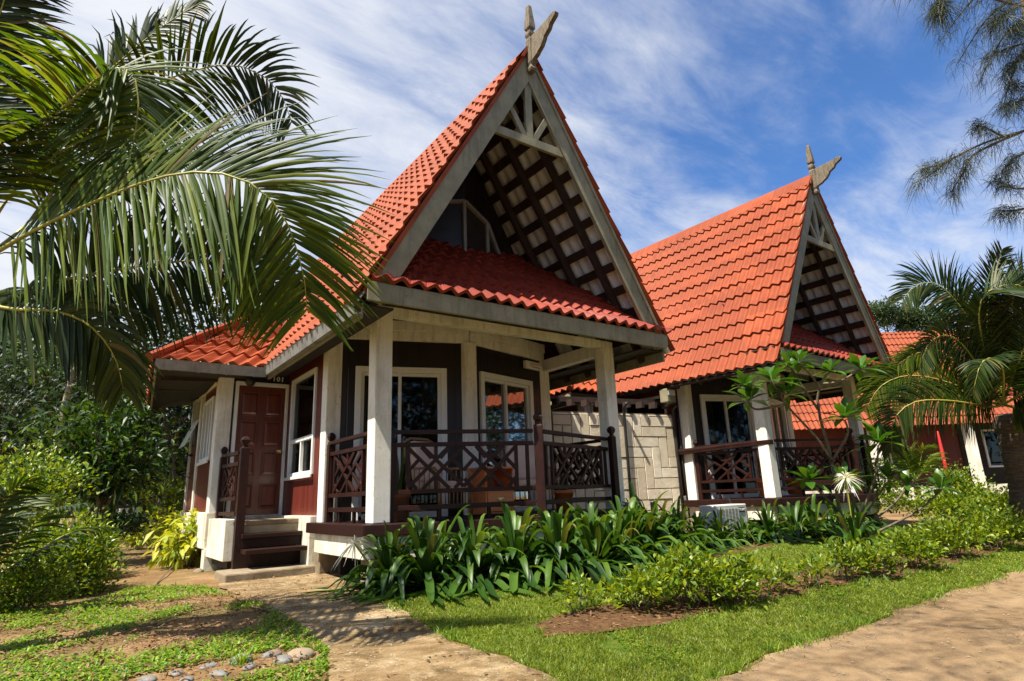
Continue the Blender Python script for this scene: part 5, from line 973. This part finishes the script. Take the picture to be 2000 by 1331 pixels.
RF = [([c1, (1941, 769, 9.9), (1900, 640, 9.6), (1838, 560, 9.5), (1792, 556, 9.5), (1764, 584, 9.5)], (W3(.5, .8, .3), W3(.3, 1, .2)), .85, .35, 'palm_dark'),
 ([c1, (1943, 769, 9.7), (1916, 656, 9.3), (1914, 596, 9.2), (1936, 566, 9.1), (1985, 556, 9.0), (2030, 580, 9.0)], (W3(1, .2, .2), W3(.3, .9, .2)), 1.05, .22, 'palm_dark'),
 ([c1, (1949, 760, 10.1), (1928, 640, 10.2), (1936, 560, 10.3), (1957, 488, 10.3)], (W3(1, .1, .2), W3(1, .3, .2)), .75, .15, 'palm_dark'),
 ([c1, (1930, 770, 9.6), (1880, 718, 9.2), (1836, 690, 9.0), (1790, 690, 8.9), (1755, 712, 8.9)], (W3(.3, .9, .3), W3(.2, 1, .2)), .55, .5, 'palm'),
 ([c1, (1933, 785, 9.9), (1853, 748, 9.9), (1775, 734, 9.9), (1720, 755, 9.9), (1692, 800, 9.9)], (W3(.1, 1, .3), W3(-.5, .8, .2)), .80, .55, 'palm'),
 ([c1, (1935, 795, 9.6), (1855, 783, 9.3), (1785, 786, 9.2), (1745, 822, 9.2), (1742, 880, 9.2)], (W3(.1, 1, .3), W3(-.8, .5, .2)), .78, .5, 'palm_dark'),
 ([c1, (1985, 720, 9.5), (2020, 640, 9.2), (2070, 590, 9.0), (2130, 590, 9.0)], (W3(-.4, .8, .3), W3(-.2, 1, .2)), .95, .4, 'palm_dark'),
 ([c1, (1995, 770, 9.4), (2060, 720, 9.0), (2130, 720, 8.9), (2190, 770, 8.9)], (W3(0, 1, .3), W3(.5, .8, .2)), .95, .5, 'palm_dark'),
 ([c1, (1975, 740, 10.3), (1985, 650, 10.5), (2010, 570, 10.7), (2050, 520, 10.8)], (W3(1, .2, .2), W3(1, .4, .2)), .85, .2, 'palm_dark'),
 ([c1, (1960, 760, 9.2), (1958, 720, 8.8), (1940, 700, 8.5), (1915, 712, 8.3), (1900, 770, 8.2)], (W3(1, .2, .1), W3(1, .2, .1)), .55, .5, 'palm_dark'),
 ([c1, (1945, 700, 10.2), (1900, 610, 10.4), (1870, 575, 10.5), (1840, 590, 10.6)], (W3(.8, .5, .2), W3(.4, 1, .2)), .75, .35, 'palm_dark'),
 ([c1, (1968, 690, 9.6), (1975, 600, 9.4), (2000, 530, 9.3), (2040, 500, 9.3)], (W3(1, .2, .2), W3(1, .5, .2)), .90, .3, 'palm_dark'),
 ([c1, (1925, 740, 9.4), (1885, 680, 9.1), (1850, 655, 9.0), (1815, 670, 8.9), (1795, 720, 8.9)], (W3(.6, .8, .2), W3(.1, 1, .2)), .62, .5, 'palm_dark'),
 ([c1, (2000, 800, 9.6), (2060, 800, 9.4), (2110, 850, 9.3)], (W3(0, 1, .3), W3(.6, .7, .2)), .7, .5, 'palm')]
for k, (pp, B, L, dr, mt) in enumerate(RF): frond(RP, pl(pp), B, L*.88, mt, 440+k, org, 150, dr, .027, .18, fwd=(.35, .95), rad=.022)
# little palms and spiky plants
def rosette(name, label, loc, h, n, mat, seed, wid=.03, droop=.5, cat='palm plant', frs=True, L=.3):
    rng = np.random.default_rng(seed); root = thing(name, label, cat, loc); c = np.array(loc, float)
    mb = MB(); mb.tube([(0, 0, -.05), (0, 0, h*.18), (0, 0, h*.3)], [.06*h, .05*h, .03*h], 8); mb.build('stem', MT['palm_bark'], root)
    for k in range(n):
        a = k*2.399; el = R_(80-52*k/n); d = np.array((math.cos(a)*math.cos(el), math.sin(a)*math.cos(el), math.sin(el))); b = c+np.array((0, 0, h*.2)); hd = np.array((math.cos(a), math.sin(a), 0))
        frond(root, [b, b+d*h*.4, b+d*h*.72+np.array((0, 0, -.03))*h, b+d*h*.9+hd*h*.12-np.array((0, 0, .12*h))], np.cross(d, (math.sin(a*3)*.3, .2, 1)), L*h, mat, seed+k, loc, 26, droop, wid, .25, rad=.010*h)
p = at_depth(1792, 962, 12.2); rosette('small_palm', 'small yellowish palm plant before the third bungalow', p, 1.0, 9, 'palm', 470, .025, .3)
p = at_depth(12, 1085, 5.6); rosette('small_palm', 'dark young palm at the left edge of the garden', (p[0]-.2, p[1], float(gz(p[0], p[1]))), 1.25, 9, 'palm_dark', 490, .03, .35)
p = at_depth(335, 985, 16.5); rosette('small_palm', 'pale sunlit palm plant in the gap left of the bungalow wall', (p[0], p[1], .2), 1.7, 8, 'palm', 510, .04, .5)
# ------------------------------------------------------------------ plumeria
def plumeria():
    base = gpix(1655, 1062); base = np.array((base[0], base[1], float(gz(base[0], base[1])))); dp = float((base-CAM)@CF)
    root = thing('plumeria_tree', 'plumeria tree with rosettes of broad green leaves before the second bungalow', 'tree', base); rng = np.random.default_rng(61); org = tuple(base)
    D = lambda px, py, dd=0: at_depth(px, py, dp+dd)
    st = [[base+np.array((-.05, 0, -.05)), D(1640, 1000), D(1625, 900), D(1598, 800, .1), D(1602, 750, .1), D(1620, 728, .1)],
          [D(1625, 900), D(1590, 850, -.1), D(1535, 790, -.15), D(1508, 745, -.2)], [D(1535, 790, -.15), D(1478, 800, -.25), D(1462, 785, -.3)],
          [D(1598, 800, .1), D(1570, 760, .2), D(1545, 720, .25), D(1535, 712, .25)], [D(1602, 760, .1), D(1585, 735, -.1), D(1560, 708, -.2)],
          [D(1625, 900), D(1655, 850, -.1), D(1650, 820, -.1)], [base, D(1680, 1010), D(1710, 930, -.1), D(1715, 870, -.1)], [D(1640, 1000), D(1600, 960, -.3), D(1580, 940, -.4)],
          [base+np.array((.1, 0, 0)), D(1690, 1030, -.2), D(1745, 985, -.3), D(1772, 950, -.3)], [base+np.array((.15, .05, 0)), D(1700, 1045, -.3), D(1790, 1000, -.4), D(1835, 960, -.4)], [D(1680, 1010), D(1660, 960, -.3), D(1650, 945, -.3)], [base, D(1700, 990, .1), D(1735, 940, .1)],
          [D(1602, 750, .1), D(1640, 745, .0), D(1680, 722, .0)], [D(1535, 790, -.15), D(1525, 770, -.2), D(1540, 770, -.2)]]
    mb = MB()
    for s in st: mb.tube(smooth_path(s, 10), np.linspace(.034 if len(s) > 4 else .021, .012, 10), 7)
    mb.build('branches', MT['bark'], root, org, smooth=True)
    heads = [(1508, 745, -.2, 1.15), (1462, 785, -.3, 1.1), (1548, 722, .2, 1.0), (1560, 708, -.2, .9), (1622, 726, .1, .8), (1682, 722, 0, 1.0), (1650, 818, -.1, 1.15), (1716, 866, -.1, 1.25), (1580, 940, -.4, 1.15), (1772, 948, -.3, .9), (1838, 955, -.4, .95), (1650, 942, -.3, 1.1), (1736, 938, .1, .9), (1540, 772, -.2, .9), (1455, 755, -.3, .9)]
    for k, (px, py, dd, sc) in enumerate(heads):
        c = D(px, py, dd); n = 17; sc *= 1.22; a = np.arange(n)*2.399+rng.normal(0, .15, n); el = np.radians(np.linspace(72, -8, n)+rng.normal(0, 6, n)); d = np.stack([np.cos(a)*np.cos(el), np.sin(a)*np.cos(el), np.sin(el)], 1)
        V, Fq = leaf_arrays(np.tile(c, (n, 1))+d*.02, d, np.stack([-np.cos(a)*np.sin(el), -np.sin(a)*np.sin(el), np.cos(el)], 1), sc*rng.uniform(.22, .36, n), sc*rng.uniform(.075, .105, n), .28, 6, [.12, .4, .8, 1, .9, .55, .04], .22); fastmesh('leaf_rosette', V, Fq, MT['plumeria'], root, org)
    # slender purple-brown foliage sprays hanging inside the crown
plumeria()
# ------------------------------------------------------------------ casuarina at the right edge
def casuarina():
    D = 5.2; tb = at_depth(2330, 960, 5.6); org = (tb[0], tb[1], float(gz(tb[0], tb[1]))); root = thing('casuarina_tree', 'casuarina tree with needle foliage hanging in at the top right', 'tree', org); rng = np.random.default_rng(71)
    mb = MB(); mb.tube(smooth_path([(org[0], org[1], -.2), (org[0]+.1, org[1], 2.5), (org[0], org[1]+.1, 5), (org[0]-.1, org[1], 8)], 16), np.linspace(.2, .08, 16), 10); mb.build('trunk', MT['bark'], root, org)
    paths = [([(2330, 150), (2120, 215), (2000, 256), (1933, 276), (1871, 304), (1816, 342), (1786, 358)], 1.0), ([(2000, 256), (1906, 300), (1880, 340), (1857, 377)], .9), ([(1960, 268), (1925, 250), (1905, 245)], .7), ([(1880, 300), (1835, 322), (1800, 330)], .7),
     ([(2330, -60), (2100, 20), (1990, 10), (1900, -12), (1820, -20), (1740, -28)], 1.2), ([(1990, 10), (1960, 30), (1935, 45)], 1.2), ([(2100, 60), (2000, 85), (1960, 98), (1922, 114)], .8), ([(2020, 90), (1985, 120), (1965, 140)], .7), ([(2120, 150), (2010, 190), (1980, 203), (1957, 212)], .9),
     ([(2120, 250), (2000, 300), (1975, 315), (1955, 340)], .9), ([(2120, 330), (2000, 368), (1965, 360), (1940, 354)], .8), ([(2120, 380), (2000, 408), (1970, 412), (1950, 412)], .9), ([(1840, -22), (1836, 8), (1832, 25)], 1.1), ([(2060, 30), (2010, 40), (1985, 60)], 1.1), ([(2050, 160), (2000, 170), (1975, 165)], .8)]
    for k in range(16):                                     # the rest of the crown, round the trunk and mostly out of frame
        a = R_(-60+k*11.5); z = 3.6+.28*k; ln_ = 2.0-.05*k; q = np.array((org[0], org[1], z)); e = q+np.array((math.cos(a)*ln_, math.sin(a)*ln_-.3, -.15)); C_ = smooth_path([q, (q+e)/2+np.array((0, 0, .18)), e], 26); mb = MB(); mb.tube(C_, np.linspace(.02, .004, 26), 6); br = mb.build('branch', MT['bark'], root, org)
        n = 420; ix = rng.uniform(3, 24.9, n); i0 = ix.astype(int); p = C_[i0]+rng.normal(0, .06, (n, 3)); V, Fq = leaf_arrays(p, unit(rng.normal(0, .75, (n, 3))+unit(C_[i0+1]-C_[i0])*.7+np.array((0, 0, -.3))), rand_dirs(n, rng), rng.uniform(.08, .22, n), np.full(n, .0036), .55, 4, [1, 1, .9, .7, .2], 0); fastmesh('needles', V, Fq, MT['needle'], br, org)
    for pth, sc in paths:
        C_ = smooth_path([at_depth(x, y, D+.12*math.sin(x*.01)+(.3 if x > 2100 else 0)) for x, y in pth], 26); mb = MB(); mb.tube(C_, np.linspace(.014*sc, .004, 26), 6); br = mb.build('branch', MT['bark'], root, org)
        n = 380; vis = rng.uniform(.08, 1, n)**.8; ix = vis*25; i0 = np.minimum(ix.astype(int), 24); p = C_[i0]+(C_[i0+1]-C_[i0])*(ix-i0)[:, None]; T = unit(C_[i0+1]-C_[i0])
        p = p+rng.normal(0, .028, (n, 3)); d = unit(rng.normal(0, .75, (n, 3))+T*.7+np.array((0, 0, -.25)))
        V, Fq = leaf_arrays(p, d, rand_dirs(n, rng), rng.uniform(.07, .19, n)*sc, np.full(n, .0034), .55, 4, [1, 1, .9, .7, .2], 0); fastmesh('needles', V, Fq, MT['needle'], br, org)
casuarina()
# ------------------------------------------------------------------ third bungalow and far houses
def far_house():
    E0, E1 = on_z(1560, 840, 3.1), on_z(2060, 822, 3.1); E0[2] = E1[2] = 3.1; u = unit(E1-E0); b = np.array((-u[1], u[0], 0)); Lh = np.linalg.norm(E1-E0); E0 = E0-u*3; Lh += 4
    org = (*(E0+u*Lh/2+b*2.5)[:2], .2); root = thing('bungalow', 'third red roofed bungalow, farthest, behind the right palm', 'bungalow', org, 0, 'matching bungalows along the lawn')
    Q = lambda s, o, z: np.array((*(E0+u*s+b*o)[:2], z)); sx = lambda px: float((on_z(px, 838, 3.1)-E0)@u)
    mb = MB(); tiles(mb, Q(0, 0, 3.1), u, (b[0]*2.5, b[1]*2.5, 4.3), 13, .383, lambda v: 0, lambda v: Lh, per=6, seed=7); mb.build('main_roof', MT['tile'], root, org)
    mb = MB(); mb.prism([Q(0, 2.5, 7.36), Q(0, 2.4, 7.3), Q(0, 2.6, 7.3)], u*Lh); mb.build('ridge_cap', MT['tile'], root, org)
    mb = MB(); mb.prism([Q(0, 5, 3.1), Q(0, 2.5, 7.4), Q(Lh, 2.5, 7.4), Q(Lh, 5, 3.1)], (0, 0, -.03)); mb.build('rear_roof', MT['tile'], root, org)
    mb = MB(); mb.prism([Q(0, 1.5, .8), Q(Lh, 1.5, .8), Q(Lh, 1.5, 4.0), Q(0, 1.5, 4.0)], b*.1); mb.build('wall', MT['plank'], root, org)
    a, c = sx(1850), sx(1990); mb = MB(); mb.prism([Q(a, 1.47, .8), Q(c, 1.47, .8), Q(c, 1.47, 3.6), Q(a, 1.47, 3.6)], b*.02); mb.build('dark_porch_panel', MT['soffit'], root, org)  # dark panel on the wall, painted as the shaded depth of a porch
    mb = MB(); mb.prism([Q(0, .35, .4), Q(Lh, .35, .4), Q(Lh, .35, .85), Q(0, .35, .85)], b*.15); mb.build('plinth', MT['plinth'], root, org)
    for px in (1690, 1830, 2000):
        s = sx(px); mb = MB(); mb.hexa([Q(s-.14, .05, .3), Q(s+.14, .05, .3), Q(s+.14, .32, .3), Q(s-.14, .32, .3), Q(s-.14, .05, 3.15), Q(s+.14, .05, 3.15), Q(s+.14, .32, 3.15), Q(s-.14, .32, 3.15)]); mb.build('column', MT['white'], root, org)
    for p0, p1, z0, z1 in ((1715, 1768, 1.55, 2.9), (1885, 1968, 1.55, 2.9)):
        s0, s1 = sx(p0), sx(p1); mb = MB(); mb.prism([Q(s0, 1.44, z0), Q(s1, 1.44, z0), Q(s1, 1.44, z1), Q(s0, 1.44, z1)], b*.02); w = mb.build('window', MT['glass'], root, org); mb = MB(); t = .07
        for (x0, x1, a0, a1) in ((s0-t, s0, z0, z1), (s1, s1+t, z0, z1), (s0-t, s1+t, z0-t, z0), (s0-t, s1+t, z1, z1+t), ((s0+s1)/2-.03, (s0+s1)/2+.03, z0, z1)): mb.prism([Q(x0, 1.40, a0), Q(x1, 1.40, a0), Q(x1, 1.40, a1), Q(x0, 1.40, a1)], b*.05)
        mb.build('frame', MT['frame'], w, org)
    mb = MB()
    for z in (1.0, 1.35, 1.7): mb.beam(Q(sx(1860), -.4, z), Q(sx(1990), -.4, z), .06, .06)
    panel_lattice(mb, Q(sx(1860), -.4, 0)[:2], Q(sx(1990), -.4, 0)[:2], 1.0, 1.6, .04); mb.build('railing', MT['rail_wood'], root, org)
    s = sx(1905); mb = MB(); c_ = Q(s, -.4, 0); mb.tube([c_+np.array((0, 0, .4)), c_+np.array((0, 0, 2.0)), c_+np.array((0, 0, 2.15))], [.08, .08, .04], 8); mb.build('newel_post', MT['rail_wood'], root, org)
    c_ = Q(sx(1776), -.25, .85); root = thing('furled_umbrella', 'furled red umbrella leaning by the third bungalow', 'umbrella', c_); mb = MB(); mb.tube([(0, 0, 0), (0, .02, 1.2)], .02, 7); mb.build('pole', MT['steel'], root); mb = MB(); mb.tube([(0, .01, .55), (0, .01, .7), (0, .02, 1.3), (0, .02, 1.9), (0, .02, 2.0)], [.025, .06, .06, .035, .015], 10); mb.build('canopy', MT['red'], root, smooth=True)
far_house()
def pink_house():
    c = np.array(ground_at(-10, 33)); u = unit(np.array((CR[0], CR[1], 0))); b = np.array((-u[1], u[0], 0)); org = tuple(c); root = thing('cottage', 'distant cottage with a dull pink tiled roof at the left edge', 'cottage', org); Q = lambda s, o, z: c+u*s+b*o+np.array((0, 0, z))
    mb = MB(); tiles(mb, Q(-4, 0, 3.1), u, b*1.3+np.array((0, 0, 1.6)), 7, .36, lambda v: 0, lambda v: 7.0, per=6, wave=.3, amp=.035, step=.04, seed=8); mb.build('roof', MT['tile_shaded'], root, org)
    mb = MB(); mb.prism([Q(-3.8, .5, 0), Q(2.8, .5, 0), Q(2.8, .5, 3.2), Q(-3.8, .5, 3.2)], b*.2); mb.build('wall', MT['plank_dark'], root, org)
    mb = MB(); mb.prism([Q(-4, 2.1, 5.0), Q(3, 2.1, 5.0), Q(3, 4, 3.1), Q(-4, 4, 3.1)], (0, 0, -.05)); mb.build('rear_roof', MT['tile_shaded'], root, org)
    c = np.array(ground_at(285, 20)); org = tuple(c); root = thing('low_hut', 'dark low hut with a white ledge in the gap left of the bungalow', 'hut', org); Q = lambda s, o, z: c+u*s+b*o+np.array((0, 0, z))
    mb = MB(); mb.prism([Q(-1.6, 0, 0), Q(2.4, 0, 0), Q(2.4, 0, 2.3), Q(-1.6, 0, 2.3)], b*1.5); mb.build('wall', MT['soffit'], root, org)
    mb = MB(); mb.prism([Q(-.9, -.08, .78), Q(.25, -.08, .82), Q(.25, -.08, .98), Q(-.9, -.08, .94)], b*.07); mb.prism([Q(.25, -.1, .70), Q(1.1, -.1, .73), Q(1.1, -.1, .88), Q(.25, -.1, .85)], b*.07); mb.build('ledge', MT['white'], root, org)
    c = np.array(ground_at(115, 13.5)); org = tuple(c); root = thing('lattice_fence', 'pale wooden lattice fence half hidden behind the leafy shrub', 'fence', org); mb = MB(); Q = lambda s, z: c+u*s+np.array((0, 0, z))
    for k in range(9): mb.beam(Q(-.7+k*.2, 0), Q(-.55+k*.2 if k % 2 else -.8+k*.2, 1.0), .04, .03, up=tuple(b))
    mb.beam(Q(-.8, 1.0), Q(1.1, 1.0), .05, .05); mb.beam(Q(-.8, .1), Q(1.1, .1), .05, .05); mb.build('slats', MT['old_wood'], root, org)
pink_house()
# ------------------------------------------------------------------ stones
def stone(px, py, wpx, label, mat, seed, flat=.42, group='flat stones at the edge of the yard', name='river_stone'):
    p = gpix(px, py); dp = float((p-CAM)@CF); r = wpx/F_PX*dp/2; rng = np.random.default_rng(seed); nu, nv = 18, 10; V = []
    for i in range(nv+1):
        th = math.pi*i/nv
        for k in range(nu): a = 2*math.pi*k/nu; f = 1+.10*math.sin(2*a+seed)+.06*math.sin(3*a+seed*2); V.append((r*math.sin(th)*math.cos(a)*f, r*.72*math.sin(th)*math.sin(a)*f, r*flat*(math.cos(th)*(1 if th < 1.57 else .8))))
    F_ = [(i*nu+k, i*nu+(k+1) % nu, (i+1)*nu+(k+1) % nu, (i+1)*nu+k) for i in range(nv) for k in range(nu)]
    o = fastmesh(name, np.array(V), np.array(F_)[:, ::-1], MT[mat]); o.location = (p[0], p[1], p[2]+r*flat*.02); o.rotation_euler = (0, 0, rng.uniform(0, 3)); tag(o, label, 'stone', group)
for i, a in enumerate(((532, 1280, 42, 'darker grey flat stone at the top of the stone group', 'pebble'), (553, 1291, 48, 'smooth grey stone in the middle of the upper stones', 'pebble'), (585, 1283, 70, 'large tan slab at the right end of the stones, beside the path', 'pebble_tan'), (470, 1291, 56, 'flat grey stone left of the grass tuft', 'pebble'), (488, 1304, 36, 'small pale stone right of the grass tuft', 'pebble'), (408, 1303, 34, 'small grey oval stone left of the grass tuft', 'pebble'), (427, 1318, 40, 'pale oval stone below the small grey oval one', 'pebble'), (345, 1317, 34, 'dark thin stone towards the lower left', 'pebble'), (365, 1329, 34, 'grey stone at the bottom edge of the picture', 'pebble'), (288, 1329, 40, 'leftmost stone of the group, at the bottom edge', 'pebble'))): stone(*a, 600+i)
stone(400, 1094, 30, 'mossy rock between the yellow shrub and the bungalow pier', 'pebble_tan', 620, .6, 'rocks by the bungalow', 'rock'); stone(388, 1118, 24, 'small brown rock below the mossy rock, by the step base', 'concrete', 621, .6, 'rocks by the bungalow', 'rock')
p = gpix(468, 1300); rng = np.random.default_rng(9); n = 46; a = rng.uniform(0, 6.28, n); d = np.stack([np.cos(a)*.5, np.sin(a)*.5, np.ones(n)], 1)
root = thing('grass_tuft', 'tuft of long green grass among the flat stones', 'grass tuft', p); V, Fq = leaf_arrays(rng.normal(0, .03, (n, 3))*np.array((1, 1, 0)), d, np.stack([np.cos(a), np.sin(a), -.3+0*a], 1), rng.uniform(.08, .2, n), np.full(n, .007), .4, 4, [.8, 1, .8, .5, .05]); fastmesh('blades', V, Fq, MT['weed'], root)
mb = MB(); q = [gpix(300, 1150), gpix(330, 1120), gpix(350, 1105)]
for x in q: x[2] += .02
mb.tube([q[0], q[1]+np.array((0, 0, .03)), q[2]+np.array((0, 0, .05))], .008, 6); tag(mb.build('fallen_stick', MT['bark'], None, tuple(q[1])), 'thin brown stick lying under the yellow shrub', 'stick')
# ------------------------------------------------------------------ trees round the viewpoint: they shade the lawn and stand in the window reflections
def woodland():
    rng = np.random.default_rng(91); Vs, Fs, o = [], [], 0; mt_ = MB()
    def clumps(cs, per, sp, L, Wd):
        nonlocal o
        P = (np.array(cs)[:, None]+rng.normal(0, 1, (len(cs), per, 3))*sp).reshape(-1, 3); m = len(P); V, Fq = leaf_arrays(P, unit(rng.normal(0, 1, (m, 3))+np.array((0, 0, -.4))), rand_dirs(m, rng), rng.uniform(*L, m), rng.uniform(*Wd, m), .3, 1, [.6, .5], 0); Vs.append(V); Fs.append(Fq+o); o += len(V)
    for x, y, h, r in ((-3.5, -7.5, 6.5, 3.0), (2.5, -10.5, 8, 3.6), (8.5, -10.0, 8, 4.0), (14.5, -9.5, 11, 4.5), (20.5, -8, 10, 4.5), (27, -4.5, 11, 4.6), (33, -.5, 12, 5.0), (41, 1.5, 12, 5.5), (-9, -3.5, 8, 3.2)):
        u = rand_dirs(260, rng)*(rng.random((260, 1))**.4)*np.array((r, r, h*.42))+np.array((x, y, h*.58)); clumps(u, 16, .35, (.2, .45), (.12, .25))
        mt_.tube([(x, y, -.2), (x+.1, y, h*.4), (x, y+.1, h*.85)], [.25, .2, .06], 9)
    tag(mt_.build('woodland_trunks', MT['bark']), 'trunks of the trees beyond the sandy road', 'woodland', kind='stuff')
    c = rng.uniform((-2.2, -.2, 6.4), (5.0, 2.6, 8.8), (150, 3)); clumps(c, 26, np.array((.34, .34, .22)), (.10, .26), (.010, .03))
    tag(fastmesh('woodland', np.concatenate(Vs), np.concatenate(Fs), MT['dark_tree']), 'trees standing beyond the sandy road, behind the viewpoint', 'woodland', kind='stuff')
woodland()
